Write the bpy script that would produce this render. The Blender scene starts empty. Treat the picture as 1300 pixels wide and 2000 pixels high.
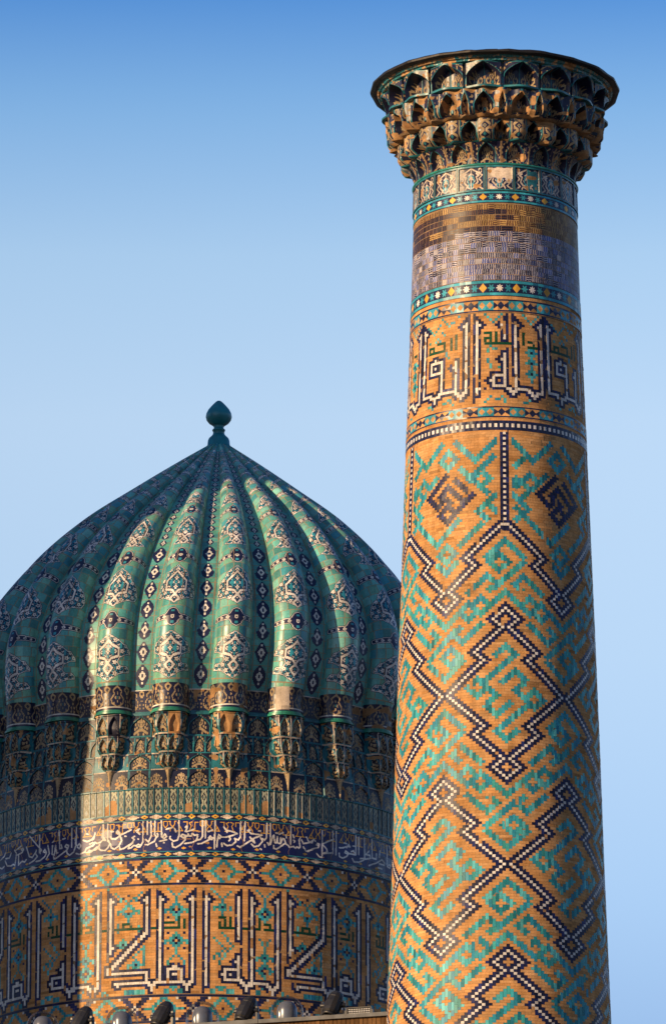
import bpy, math, random
import numpy as np

# ------------------------------------------------------------------ camera, sky, sun, exposure
sc = bpy.context.scene
col = sc.collection
cd = bpy.data.cameras.new("camera")
cam = bpy.data.objects.new("camera", cd)
col.objects.link(cam)
cam.location = (0, 0, 1.6)
cam.rotation_euler = (math.radians(90 + 16.0), 0, 0)
cd.sensor_fit = 'HORIZONTAL'
cd.sensor_width = 36
cd.lens = 360
cd.clip_start = 1
cd.clip_end = 6000
sc.camera = cam

SUN_AZ, SUN_EL = 55.0, 15.0            # degrees left of the line back to the viewer, degrees up
w = bpy.data.worlds.new("World")
sc.world = w
w.use_nodes = True
wn, wl = w.node_tree.nodes, w.node_tree.links
bg = wn["Background"]
sky = wn.new("ShaderNodeTexSky")
sky.sky_type = 'NISHITA'
sky.sun_disc = False
sky.sun_elevation = math.radians(SUN_EL)
sky.sun_rotation = math.radians(180 + SUN_AZ)
sky.altitude = 700
sky.air_density = 1.0
sky.dust_density = 0.6
sky.ozone_density = 2.0
tc = wn.new("ShaderNodeTexCoord")
sep = wn.new("ShaderNodeSeparateXYZ")
wl.new(tc.outputs["Generated"], sep.inputs[0])
rmp = wn.new("ShaderNodeValToRGB")      # the sky pales towards the horizon and deepens upwards
wl.new(sep.outputs["Z"], rmp.inputs[0])
SKY_RAMP = [(0.0, (0.17, 0.17, 0.21)), (0.16, (0.26, 0.26, 0.31)), (0.195, (0.72, 0.70, 0.79)), (0.22, (1.05, 0.95, 0.94)), (0.255, (1.42, 1.17, 1.03)), (0.288, (1.64, 1.31, 1.10)),
            (0.312, (1.44, 1.26, 1.10)), (0.334, (0.84, 0.98, 1.04)), (0.352, (0.31, 0.61, 0.93)), (0.42, (0.20, 0.35, 0.60)), (0.66, (0.28, 0.42, 0.62)), (0.9, (0.60, 0.72, 0.85))]
el = rmp.color_ramp.elements
el[0].position, el[0].color = SKY_RAMP[0][0], (*SKY_RAMP[0][1], 1)
el[1].position, el[1].color = SKY_RAMP[-1][0], (*SKY_RAMP[-1][1], 1)
for p_, c_ in SKY_RAMP[1:-1]:
    e_ = el.new(p_)
    e_.color = (*c_, 1)
mulw = wn.new("ShaderNodeMix")
mulw.data_type = 'RGBA'
mulw.blend_type = 'MULTIPLY'
mulw.inputs["Factor"].default_value = 1
wl.new(sky.outputs[0], mulw.inputs["A"])
wl.new(rmp.outputs[0], mulw.inputs["B"])
wl.new(mulw.outputs["Result"], bg.inputs[0])
bg.inputs[1].default_value = 0.15

sd = bpy.data.lights.new("sun", 'SUN')
sd.energy = 5.0
sd.angle = math.radians(0.5)
sd.color = (1.0, 0.68, 0.36)
sun = bpy.data.objects.new("sun", sd)
col.objects.link(sun)
sun.rotation_euler = (math.radians(90 - SUN_EL), 0, math.radians(-SUN_AZ))

sc.view_settings.view_transform = 'Standard'
sc.view_settings.look = 'None'
sc.view_settings.gamma = 1
sc.view_settings.use_curve_mapping = False
sc.view_settings.exposure = 0.5

# ------------------------------------------------------------------ helpers
RAD = math.pi / 180
# base colours (linear) with roughness in the fourth place
PAL = np.array([
    (0.540, 0.285, 0.108, .82),   # 0 ochre brick
    (0.035, 0.300, 0.400, .25),  # 1 turquoise glaze
    (0.012, 0.014, 0.052, .22),  # 2 navy glaze
    (0.72, 0.68, 0.62, .30),     # 3 white glaze
    (0.006, 0.060, 0.028, .25),  # 4 bottle green glaze
    (0.035, 0.270, 0.185, .20),  # 5 dome green glaze
    (0.74, 0.400, 0.045, .30),   # 6 gold glaze
    (0.42, 0.235, 0.105, .85),   # 7 bare clay
    (0.30, 0.200, 0.115, .90),   # 8 mortar
    (0.010, 0.011, 0.030, .25),  # 9 near black glaze
    (0.060, 0.085, 0.260, .25),  # 10 mid blue glaze
    (0.110, 0.050, 0.024, .30),  # 11 dark brown glaze
    (0.47, 0.300, 0.100, .35),   # 12 straw glaze
    (0.025, 0.180, 0.220, .25),  # 13 dark turquoise glaze
    (0.60, 0.50, 0.40, .55),     # 14 cream glaze
    (0.42, 0.31, 0.175, .60),    # 15 aged cream
    (0.43, 0.41, 0.46, .50),     # 16 pale lilac glaze
    (0.42, 0.43, 0.31, .50),     # 17 pale green cream
], dtype=np.float32)


def link(o, parent=None):
    col.objects.link(o)
    if parent:
        o.parent = parent
    return o


def empty(name, loc, label=None, cat=None, group=None):
    o = bpy.data.objects.new(name, None)
    o.location = loc
    col.objects.link(o)
    if label:
        o["label"] = label
        o["category"] = cat
        if group:
            o["group"] = group
    return o


def raw_mesh(name, V, F, mat, parent=None, cols=None, tilt=None, smooth=False):
    """V (n,3), F (m,4) quads, cols (m,4) face colours, tilt (m,3) lean of each glazed tile."""
    V = np.asarray(V, np.float32)
    F = np.asarray(F, np.int32)
    me = bpy.data.meshes.new(name)
    n, m = len(V), len(F)
    me.vertices.add(n)
    me.vertices.foreach_set("co", V.ravel())
    me.loops.add(m * 4)
    me.loops.foreach_set("vertex_index", F.ravel())
    me.polygons.add(m)
    me.polygons.foreach_set("loop_start", np.arange(0, m * 4, 4, dtype=np.int32))
    me.polygons.foreach_set("loop_total", np.full(m, 4, np.int32))
    me.polygons.foreach_set("use_smooth", np.full(m, bool(smooth)))
    me.update(calc_edges=True)
    if cols is not None:
        a = me.attributes.new("Col", 'FLOAT_COLOR', 'FACE')
        a.data.foreach_set("color", np.asarray(cols, np.float32).ravel())
    if tilt is not None:
        a = me.attributes.new("Tilt", 'FLOAT_VECTOR', 'FACE')
        a.data.foreach_set("vector", np.asarray(tilt, np.float32).ravel())
    me.materials.append(mat)
    o = bpy.data.objects.new(name, me)
    return link(o, parent)


def grid(name, P, mat, parent=None, codes=None, cols=None, jit=None, tilt=None, smooth=True):
    """P (nv+1, nu+1, 3): a curved sheet of tiles, u to the right and v upwards seen from outside."""
    nv, nu = P.shape[0] - 1, P.shape[1] - 1
    idx = np.arange((nv + 1) * (nu + 1)).reshape(nv + 1, nu + 1)
    F = np.stack([idx[:-1, :-1], idx[:-1, 1:], idx[1:, 1:], idx[1:, :-1]], -1).reshape(-1, 4)
    if cols is None and codes is not None:
        cols = PAL[codes].copy()
        if jit is not None:
            cols[..., :3] *= jit[..., None]
    if cols is not None:
        cols = cols.reshape(-1, 4)
    if tilt is not None:
        tilt = tilt.reshape(-1, 3)
    return raw_mesh(name, P.reshape(-1, 3), F, mat, parent, cols, tilt, smooth)


def cyl(th, z, r):
    """points from angle (degrees, 0 faces the viewer), height and radius arrays"""
    t = np.asarray(th) * RAD
    return np.stack([r * np.sin(t), -r * np.cos(t), z + 0 * t], -1)


def cyl_grid(th_edges, z_edges, r):
    T, Z = np.meshgrid(th_edges, z_edges)
    R_ = r(T, Z) if callable(r) else np.full_like(T, r)
    return cyl(T, Z, R_)


def theta_edges(step, fine=104.0, coarse=6.0):
    n = int(round(2 * fine / step))
    a = np.linspace(-fine, fine, n + 1)
    m = int(round((360 - 2 * fine) / coarse))
    b = np.linspace(fine, 360 - fine, m + 1)[1:]
    return np.concatenate([a, b])


def mid(e):
    return (e[1:] + e[:-1]) / 2


def vnoise(nv, nu, cv, cu, rng):
    """smooth value noise 0..1 on an nv x nu raster with about cv x cu cells"""
    g = rng.random((cv + 2, cu + 2))
    y = np.linspace(0, cv, nv)
    x = np.linspace(0, cu, nu)
    yi, xi = y.astype(int), x.astype(int)
    fy, fx = (y - yi)[:, None], (x - xi)[None]
    fy, fx = fy * fy * (3 - 2 * fy), fx * fx * (3 - 2 * fx)
    a = g[np.ix_(yi, xi)]
    b = g[np.ix_(yi, xi + 1)]
    c = g[np.ix_(yi + 1, xi)]
    d = g[np.ix_(yi + 1, xi + 1)]
    return (a * (1 - fx) + b * fx) * (1 - fy) + (c * (1 - fx) + d * fx) * fy


def hash01(a, b, s=0):
    h = np.sin(a * 127.1 + b * 311.7 + s * 74.7) * 43758.5453
    return h - np.floor(h)


def seg_dist(X, Y, pts):
    d = np.full(X.shape, 9.0)
    for (x0, y0), (x1, y1) in zip(pts[:-1], pts[1:]):
        dx, dy = x1 - x0, y1 - y0
        L = dx * dx + dy * dy + 1e-12
        t = np.clip(((X - x0) * dx + (Y - y0) * dy) / L, 0, 1)
        d = np.minimum(d, np.hypot(X - x0 - t * dx, Y - y0 - t * dy))
    return d


def erode(m):
    p = np.pad(m, 1)
    return m & p[:-2, 1:-1] & p[2:, 1:-1] & p[1:-1, :-2] & p[1:-1, 2:]


def dil1(m, n, wrap=True):
    """dilate by the diamond of radius n; columns wrap round the tower"""
    o = m.copy()
    for _ in range(n):
        q = o.copy()
        q[1:] |= o[:-1]
        q[:-1] |= o[1:]
        q |= np.roll(o, 1, 1) | np.roll(o, -1, 1)
        o = q
    return o


def dilsq(m):
    o = m.copy()
    o[1:] |= m[:-1]
    o[:-1] |= m[1:]
    return o | np.roll(o, 1, 1) | np.roll(o, -1, 1)


def lathe(name, prof, seg, mat, parent=None, smooth=True, phase=0.0):
    """prof: list of (r, z) from bottom to top"""
    th = np.linspace(0, 360, seg + 1) + phase
    P = np.stack([cyl(th, z, r) for r, z in prof])
    nv, nu = P.shape[0] - 1, seg
    idx = np.arange((nv + 1) * nu).reshape(nv + 1, nu)
    nxt = np.roll(idx, -1, 1)
    F = np.stack([idx[:-1], nxt[:-1], nxt[1:], idx[1:]], -1).reshape(-1, 4)
    return raw_mesh(name, P[:, :-1].reshape(-1, 3), F, mat, parent, smooth=smooth)


class Boxes:
    """collects bevel-free boxes into one mesh"""
    def __init__(self):
        self.V, self.F = [], []

    def add(self, c, s, rz=0.0, rx=0.0, taper=1.0):
        b = len(self.V)
        for dz in (-.5, .5):
            k = taper if dz > 0 else 1.0
            for dx, dy in ((-.5, -.5), (.5, -.5), (.5, .5), (-.5, .5)):
                x, y, z = dx * s[0] * k, dy * s[1] * k, dz * s[2]
                y, z = y * math.cos(rx) - z * math.sin(rx), y * math.sin(rx) + z * math.cos(rx)
                x, y = x * math.cos(rz) - y * math.sin(rz), x * math.sin(rz) + y * math.cos(rz)
                self.V.append((c[0] + x, c[1] + y, c[2] + z))
        self.F += [tuple(b + i for i in f) for f in ((0, 3, 2, 1), (4, 5, 6, 7), (0, 1, 5, 4), (1, 2, 6, 5), (2, 3, 7, 6), (3, 0, 4, 7))]
        return self

    def build(self, name, mat, parent=None, cols=None):
        return raw_mesh(name, self.V, self.F, mat, parent, cols)


# ------------------------------------------------------------------ materials
def mosaic(name, tilt=0.05, spec=0.5, dirt=0.35, bump=0.0, bump_scale=60.0, wear=0.0, gloss=0.0):
    """glazed tile and brick: colour and gloss come from the tile, grime and unevenness from noise"""
    m = bpy.data.materials.new(name)
    m.use_nodes = True
    N, L = m.node_tree.nodes, m.node_tree.links
    b = N["Principled BSDF"]
    at = N.new("ShaderNodeAttribute")
    at.attribute_name = "Col"
    tx = N.new("ShaderNodeTexCoord")
    n1 = N.new("ShaderNodeTexNoise")
    n1.inputs["Scale"].default_value = 2.3
    n1.inputs["Detail"].default_value = 6
    n1.inputs["Roughness"].default_value = 0.65
    L.new(tx.outputs["Object"], n1.inputs["Vector"])
    r1 = N.new("ShaderNodeMapRange")
    r1.inputs["From Min"].default_value = 0.3
    r1.inputs["From Max"].default_value = 0.7
    r1.inputs["To Min"].default_value = 1.0 - dirt
    r1.inputs["To Max"].default_value = 1.0 + dirt * 0.35
    L.new(n1.outputs["Fac"], r1.inputs["Value"])
    n2 = N.new("ShaderNodeTexNoise")
    n2.inputs["Scale"].default_value = 34
    n2.inputs["Detail"].default_value = 3
    L.new(tx.outputs["Object"], n2.inputs["Vector"])
    r2 = N.new("ShaderNodeMapRange")
    r2.inputs["From Min"].default_value = 0.3
    r2.inputs["From Max"].default_value = 0.7
    r2.inputs["To Min"].default_value = 0.82
    r2.inputs["To Max"].default_value = 1.12
    L.new(n2.outputs["Fac"], r2.inputs["Value"])
    mm = N.new("ShaderNodeMath")
    mm.operation = 'MULTIPLY'
    L.new(r1.outputs[0], mm.inputs[0])
    L.new(r2.outputs[0], mm.inputs[1])
    mp = N.new("ShaderNodeMapping")
    mp.inputs["Scale"].default_value = (7, 7, 0.55)
    L.new(tx.outputs["Object"], mp.inputs["Vector"])
    n5 = N.new("ShaderNodeTexNoise")
    n5.inputs["Scale"].default_value = 1.0
    n5.inputs["Detail"].default_value = 5
    n5.inputs["Roughness"].default_value = 0.6
    L.new(mp.outputs[0], n5.inputs["Vector"])
    r5 = N.new("ShaderNodeMapRange")
    r5.inputs["From Min"].default_value = 0.35
    r5.inputs["From Max"].default_value = 0.62
    r5.inputs["To Min"].default_value = 0.80
    r5.inputs["To Max"].default_value = 1.08
    L.new(n5.outputs["Fac"], r5.inputs["Value"])
    m5 = N.new("ShaderNodeMath")
    m5.operation = 'MULTIPLY'
    L.new(mm.outputs[0], m5.inputs[0])
    L.new(r5.outputs[0], m5.inputs[1])
    mx = N.new("ShaderNodeVectorMath")
    mx.operation = 'SCALE'
    L.new(at.outputs["Color"], mx.inputs[0])
    L.new(m5.outputs[0], mx.inputs["Scale"])
    colour = mx.outputs[0]
    if wear:                                # spots where the glaze has come off down to the clay
        n3 = N.new("ShaderNodeTexNoise")
        n3.inputs["Scale"].default_value = 9
        n3.inputs["Detail"].default_value = 8
        n3.inputs["Roughness"].default_value = 0.7
        L.new(tx.outputs["Object"], n3.inputs["Vector"])
        r3 = N.new("ShaderNodeMapRange")
        r3.inputs["From Min"].default_value = 0.70 - wear
        r3.inputs["From Max"].default_value = 0.72 - wear
        L.new(n3.outputs["Fac"], r3.inputs["Value"])
        mw = N.new("ShaderNodeMix")
        mw.data_type = 'RGBA'
        L.new(r3.outputs[0], mw.inputs["Factor"])
        L.new(colour, mw.inputs["A"])
        mw.inputs["B"].default_value = (0.44, 0.27, 0.14, 1)
        colour = mw.outputs["Result"]
    L.new(colour, b.inputs["Base Color"])
    ro = N.new("ShaderNodeMath")
    ro.operation = 'MULTIPLY_ADD'
    L.new(n2.outputs["Fac"], ro.inputs[0])
    ro.inputs[1].default_value = 0.16
    ad = N.new("ShaderNodeMath")
    ad.operation = 'SUBTRACT'
    L.new(at.outputs["Alpha"], ad.inputs[0])
    ad.inputs[1].default_value = 0.06 - gloss
    L.new(ad.outputs[0], ro.inputs[2])
    L.new(ro.outputs[0], b.inputs["Roughness"])
    b.inputs["Specular IOR Level"].default_value = spec
    ge = N.new("ShaderNodeNewGeometry")
    t2 = N.new("ShaderNodeAttribute")
    t2.attribute_name = "Tilt"
    s2 = N.new("ShaderNodeVectorMath")
    s2.operation = 'SCALE'
    L.new(t2.outputs["Vector"], s2.inputs[0])
    s2.inputs["Scale"].default_value = tilt
    a2 = N.new("ShaderNodeVectorMath")
    a2.operation = 'ADD'
    L.new(ge.outputs["Normal"], a2.inputs[0])
    L.new(s2.outputs[0], a2.inputs[1])
    nz = N.new("ShaderNodeVectorMath")
    nz.operation = 'NORMALIZE'
    L.new(a2.outputs[0], nz.inputs[0])
    nrm = nz.outputs[0]
    if bump:
        n4 = N.new("ShaderNodeTexNoise")
        n4.inputs["Scale"].default_value = bump_scale
        n4.inputs["Detail"].default_value = 4
        L.new(tx.outputs["Object"], n4.inputs["Vector"])
        bp = N.new("ShaderNodeBump")
        bp.inputs["Strength"].default_value = bump
        bp.inputs["Distance"].default_value = 0.01
        L.new(n4.outputs["Fac"], bp.inputs["Height"])
        L.new(nrm, bp.inputs["Normal"])
        nrm = bp.outputs[0]
    L.new(nrm, b.inputs["Normal"])
    return m


def plain(name, c, rough=0.5, metal=0.0, noise=0.25, scale=8.0, bump=0.0):
    m = bpy.data.materials.new(name)
    m.use_nodes = True
    N, L = m.node_tree.nodes, m.node_tree.links
    b = N["Principled BSDF"]
    tx = N.new("ShaderNodeTexCoord")
    n = N.new("ShaderNodeTexNoise")
    n.inputs["Scale"].default_value = scale
    n.inputs["Detail"].default_value = 6
    L.new(tx.outputs["Object"], n.inputs["Vector"])
    r = N.new("ShaderNodeMapRange")
    r.inputs["From Min"].default_value = 0.3
    r.inputs["From Max"].default_value = 0.7
    r.inputs["To Min"].default_value = 1 - noise
    r.inputs["To Max"].default_value = 1 + noise
    L.new(n.outputs["Fac"], r.inputs["Value"])
    v = N.new("ShaderNodeVectorMath")
    v.operation = 'SCALE'
    v.inputs[0].default_value = c
    L.new(r.outputs[0], v.inputs["Scale"])
    L.new(v.outputs[0], b.inputs["Base Color"])
    b.inputs["Roughness"].default_value = rough
    b.inputs["Metallic"].default_value = metal
    if bump:
        bp = N.new("ShaderNodeBump")
        bp.inputs["Strength"].default_value = bump
        bp.inputs["Distance"].default_value = 0.02
        L.new(n.outputs["Fac"], bp.inputs["Height"])
        L.new(bp.outputs[0], b.inputs["Normal"])
    return m


M_BRICK = mosaic("glazed_brickwork", tilt=0.0, spec=0.17, dirt=0.26, bump=0.16, bump_scale=40, gloss=0.16)
M_TILE = mosaic("glazed_tilework", tilt=0.12, spec=0.35, dirt=0.30, gloss=0.12)
M_STRIPE = mosaic("painted_glazed_bricks", tilt=0.07, spec=0.25, dirt=0.35, gloss=0.15)
M_RIB = mosaic("dome_rib_tiles", tilt=0.10, spec=0.40, dirt=0.25, gloss=0.14)
M_CARVE = mosaic("carved_tilework", tilt=0.05, spec=0.35, gloss=0.12, dirt=0.45, wear=0.04, bump=0.10, bump_scale=30)
M_PAINT = plain("teal_paint", (0.010, 0.170, 0.205), 0.35, 0, 0.25, 5)
M_TIN = plain("weathered_tin", (0.022, 0.020, 0.021), 0.45, 0.4, 0.4, 7, 0.3)
M_COPING = plain("grey_sheet_metal", (0.075, 0.078, 0.085), 0.6, 0.2, 0.35, 6)
M_BLACK = plain("black_lamp_casing", (0.012, 0.012, 0.014), 0.45, 0, 0.3, 12)
M_GREY = plain("grey_lamp_body", (0.16, 0.17, 0.20), 0.30, 0.2, 0.2, 5)
M_LENS = plain("lamp_lens", (0.02, 0.02, 0.03), 0.08, 0, 0.1, 5)
M_LED = plain("led_cells", (0.55, 0.55, 0.57), 0.25, 0, 0.3, 60)
M_WALL = plain("facade_brick", (0.36, 0.22, 0.12), 0.85, 0, 0.25, 3, 0.3)
M_ROOF = plain("roof_screed", (0.26, 0.20, 0.15), 0.9, 0, 0.2, 1.5)
M_GROUND = plain("paving", (0.11, 0.095, 0.08), 0.85, 0, 0.2, 0.4)

M_ACRYL = bpy.data.materials.new("clear_acrylic")
M_ACRYL.use_nodes = True
_N, _L = M_ACRYL.node_tree.nodes, M_ACRYL.node_tree.links
_lw = _N.new("ShaderNodeLayerWeight")
_lw.inputs["Blend"].default_value = 0.18
_tr = _N.new("ShaderNodeBsdfTransparent")
_tr.inputs["Color"].default_value = (0.80, 0.82, 0.85, 1)
_gl = _N.new("ShaderNodeBsdfGlossy")
_gl.inputs["Roughness"].default_value = 0.08
_gl.inputs["Color"].default_value = (0.9, 0.9, 0.9, 1)
_mx = _N.new("ShaderNodeMixShader")
_hf = _N.new("ShaderNodeMath")
_hf.operation = 'MULTIPLY'
_hf.inputs[1].default_value = 0.55
_L.new(_lw.outputs["Fresnel"], _hf.inputs[0])
_L.new(_hf.outputs[0], _mx.inputs[0])
_L.new(_tr.outputs[0], _mx.inputs[1])
_L.new(_gl.outputs[0], _mx.inputs[2])
_L.new(_mx.outputs[0], _N["Material Output"].inputs["Surface"])


# ------------------------------------------------------------------ brick mosaic built brick by brick
def brickwork(name, G, th0, dth, z0, h, R, parent, seed, white_len=1, navy_len=2, turq_len=3, chips=0.012):
    """G[row, column] colour codes, row 0 on top. Every brick and glazed piece is a small raised block."""
    rng = random.Random(seed)
    rows, N = G.shape
    nr = np.random.default_rng(seed)
    lf = vnoise(rows, N, max(2, rows // 14), max(2, N // 14), nr)
    used = np.zeros(G.shape, bool)
    out = []
    for r in range(rows):
        c = 0
        first = True
        while c < N:
            if used[r, c]:
                c += 1
                continue
            k = G[r, c]
            wd, hh = 1, 1
            if k in (0, 4, 7):
                L = rng.choice((3, 4, 4, 5)) if k in (0, 7) else 5
                if first:
                    L = 1 + (r * 2) % 4
                while wd < L and c + wd < N and G[r, c + wd] == k and not used[r, c + wd]:
                    wd += 1
            else:
                L = {1: turq_len, 2: navy_len, 3: white_len}.get(int(k), 2)
                while hh < L and r + hh < rows and G[r + hh, c] == k and not used[r + hh, c]:
                    hh += 1
            used[r:r + hh, c:c + wd] = True
            out.append((c, wd, r, hh, k, lf[r, c]))
            first = False
            c += wd
    A = np.array(out, dtype=float)
    n = len(A)
    c0, wd, r0, hh, kk, lfv = A.T
    kk = kk.astype(int)
    zt = z0 - r0 * h
    zb = zt - hh * h
    g = np.degrees(0.0013 / R((zt + zb) / 2))
    zt = zt - 0.0013
    zb = zb + 0.0013
    glaze = (kk != 0) & (kk != 7)
    o = nr.uniform(0.0002, 0.0016, n)
    a = nr.normal(0, 1, n) * np.where(glaze, 0.0007, 0.00025) * wd
    b = nr.normal(0, 1, n) * np.where(glaze, 0.0006, 0.00025) * hh
    # split every piece into facets one column wide
    wi = wd.astype(int)
    pid = np.repeat(np.arange(n), wi)
    kcol = np.arange(len(pid)) - np.repeat(np.cumsum(wi) - wi, wi)
    first = kcol == 0
    last = kcol == wi[pid] - 1
    ta = th0 + (c0[pid] + kcol - .5) * dth + np.where(first, g[pid], 0)
    tb = th0 + (c0[pid] + kcol + .5) * dth - np.where(last, g[pid], 0)
    fa = (kcol / wd[pid] * 2 - 1) * a[pid]
    fb = ((kcol + 1) / wd[pid] * 2 - 1) * a[pid]
    N2 = len(pid)
    V = np.zeros((N2, 8, 3))
    for i, (t, z, dd) in enumerate(((ta, zb[pid], fa - b[pid]), (tb, zb[pid], fb - b[pid]), (tb, zt[pid], fb + b[pid]), (ta, zt[pid], fa + b[pid]))):
        V[:, i] = cyl(t, z, R(z) + o[pid] + dd)
        V[:, 4 + i] = cyl(t, z, R(z) - 0.003)
    base = np.arange(N2) * 8
    parts = [(np.ones(N2, bool), (0, 1, 2, 3)), (np.ones(N2, bool), (0, 4, 5, 1)), (last, (1, 5, 6, 2)), (np.ones(N2, bool), (2, 6, 7, 3)), (first, (3, 7, 4, 0))]
    F = np.concatenate([base[s_][:, None] + np.array(q_)[None] for s_, q_ in parts])
    own = np.concatenate([pid[s_] for s_, _ in parts])
    cols = PAL[kk].copy()
    u = nr.random(n)
    u2 = nr.random(n)
    br = kk == 0
    val = 0.80 + 0.34 * u + 0.22 * (lfv - .5)
    cols[br, :3] *= val[br, None]
    cols[br, 1] *= (0.93 + 0.14 * u2[br])
    cols[br, 2] *= (0.85 + 0.40 * u2[br])
    dk = br & (u < 0.03)
    cols[dk, :3] *= 0.78
    tq = kk == 1
    shade = np.array([(0.030, .250, .345), (.045, .330, .375), (.018, .185, .220), (.090, .400, .420), (.022, .215, .310), (.045, .285, .270)])
    pick = shade[(u * 5.999).astype(int)]
    cols[tq, :3] = pick[tq] * (0.8 + 0.5 * u2[tq, None])
    nv_ = kk == 2
    cols[nv_, :3] *= (0.6 + 0.9 * u[nv_, None])
    nb = nv_ & (u2 < 0.18)
    cols[nb, :3] = np.array((0.014, 0.020, 0.105)) * (0.7 + .6 * u[nb, None])
    wh = kk == 3
    cols[wh, :3] *= (0.82 + 0.22 * u[wh, None])
    ch = glaze & (u2 > 1 - chips)
    cols[ch] = PAL[7]
    return raw_mesh(name, V.reshape(-1, 3), F, M_BRICK, parent, cols[own])


def mortar_bed(name, z0, z1, R, parent, code=8):
    te = theta_edges(2.0)
    ze = np.linspace(z0, z1, 24)
    P = cyl_grid(te, ze, lambda T, Z: R(Z) - 0.0014)
    cd_ = np.full((len(ze) - 1, len(te) - 1), code)
    return grid(name, P, M_BRICK, parent, codes=cd_)


def put(mask, c, r):
    if 0 <= r < mask.shape[0]:
        mask[r, c % mask.shape[1]] = True


def line(mask, pts, cx=0, r0=0, mirror=False):
    for (x0, y0), (x1, y1) in zip(pts[:-1], pts[1:]):
        n = max(abs(x1 - x0), abs(y1 - y0), 1)
        for i in range(n + 1):
            x = round(x0 + (x1 - x0) * i / n)
            y = round(y0 + (y1 - y0) * i / n)
            put(mask, cx + (-x if mirror else x), r0 + y)


def rect(mask, c0, c1, r0, r1, cx=0):
    for r in range(r0, r1 + 1):
        for c in range(c0, c1 + 1):
            put(mask, cx + c, r)


def tile_tilt(rowid, colid, seed):
    return np.stack([hash01(rowid, colid, seed + i) - .5 for i in (1, 2, 3)], -1) * 2

# ------------------------------------------------------------------ ornament rasters shared by the tile panels
def spray(U, V):
    """leafy plant on a niche back wall; U -1..1, V 0..1 -> 0 ground, 1 cream, 2 turquoise"""
    X = np.abs(U)
    o = np.zeros(U.shape, int)
    o[seg_dist(X, V, [(.0, .05), (.30, .10), (.55, .22), (.75, .14)]) < .055] = 1
    o[seg_dist(X, V, [(.30, .12), (.34, .30), (.20, .48), (.36, .62), (.30, .80)]) < .055] = 1
    o[seg_dist(X, V, [(.50, .22), (.72, .36), (.74, .52), (.58, .60)]) < .05] = 1
    o[np.hypot(X - .28, V - .20) < .12] = 1
    o[np.hypot(X - .56, V - .56) < .07] = 1
    o[(np.hypot(X - .05, V - .34) < .10)] = 2
    o[seg_dist(X, V, [(.0, .55), (.12, .70), (.0, .92)]) < .04] = 1
    return o


def lattice(U, V):
    """curling vine panel: cream ribs, turquoise heart"""
    X = np.abs(U)
    o = np.zeros(U.shape, int)
    o[seg_dist(X, V, [(.95, .02), (.60, .16), (.88, .34), (.62, .50), (.90, .66), (.50, .80), (.0, .97)]) < .034] = 1
    o[seg_dist(X, V, [(.45, .06), (.30, .20), (.55, .36), (.42, .58), (.62, .66), (.42, .74)]) < .042] = 1
    o[seg_dist(X, V, [(.0, .74), (.18, .66), (.06, .52), (.30, .42), (.14, .26), (.34, .16), (.0, .06)]) < .036] = 1
    o[(X + np.abs(V - .60) * 1.6 < .17)] = 1
    o[np.abs(np.hypot(X, (V - .44) * 1.1) - .24) < .040] = 2
    o[np.abs(np.hypot(X, (V - .20) * 1.3) - .15) < .036] = 2
    o[np.abs(np.hypot((X - .72) * .9, V - .86) - .10) < .028] = 1
    o[(X < .05) & (V > .08) & (V < .9)] = 1
    return o


def chain(U, V):
    """tall narrow panel: two ogee loops with buds"""
    X = np.abs(U)
    o = np.zeros(U.shape, int)
    o[seg_dist(X, V, [(.10, .02), (.62, .10), (.70, .24), (.12, .40), (.60, .54), (.70, .70), (.20, .84), (.66, .95)]) < .075] = 1
    o[(X * .55 + np.abs(V - .22) * 1.3) < .13] = 2
    o[(X * .55 + np.abs(V - .62) * 1.3) < .15] = 1
    o[(X * .55 + np.abs(V - .62) * 1.3) < .07] = 2
    o[np.hypot(X * .6, V - .86) < .07] = 1
    o[X > .93] = 1
    o[(V < .02) | (V > .98)] = 1
    return o


def bush(U, V):
    """flower bush of the blind arches"""
    X = np.abs(U)
    o = np.zeros(U.shape, int)
    o[(X + np.abs(V - .36) * 1.2) < .20] = 1
    o[(X + np.abs(V - .36) * 1.2) < .10] = 2
    o[seg_dist(X, V, [(.08, .30), (.30, .24), (.52, .16)]) < .07] = 1
    o[seg_dist(X, V, [(.0, .50), (.10, .62), (.0, .80)]) < .055] = 1
    o[seg_dist(X, V, [(.08, .44), (.28, .52), (.36, .70)]) < .04] = 1
    for x, y in ((.42, .40), (.62, .34), (.56, .56), (.22, .72), (.28, .08), (.66, .12)):
        o[np.hypot(X - x, (V - y)) < .075] = 1
    return o


def ogees(U, V, n):
    """band of n interlacing ogee cartouches on navy, U 0..1 round the piece"""
    x = np.abs(((U * n) % 1) * 2 - 1)
    o = np.zeros(U.shape, int)
    o[seg_dist(x, V, [(.0, .96), (.42, .78), (.30, .62), (.62, .40), (.50, .20), (.0, .04)]) < .042] = 1
    o[seg_dist(x, V, [(1.0, .96), (.72, .84), (.98, .66)]) < .05] = 1
    for a, b in ((.0, .66), (.0, .30), (.18, .46), (1.0, .5), (.86, .32), (.86, .14), (.32, .22)):
        o[np.hypot((x - a) * .9, V - b) < .065] = 1
    o[np.hypot(x * .9, V - .48) < .06] = 2
    return o


# ------------------------------------------------------------------ MINARET
MX, MY = 2.480, 100.0
minaret = empty("minaret", (MX, MY, 0), "tapering minaret of ochre brick with turquoise and navy diamonds under a flared honeycomb capital", "minaret")
minaret.rotation_euler.y = 0.0025
_RZ = np.array([0.0, 10.0, 20.0, 22.13, 24.54, 26.24, 27.96, 31.08, 32.11, 33.63, 35.34, 36.0])
_RR = np.array([2.35, 2.10, 1.775, 1.715, 1.632, 1.585, 1.530, 1.423, 1.387, 1.332, 1.283, 1.265])


def MR(z):
    return np.interp(z, _RZ, _RR)


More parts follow.
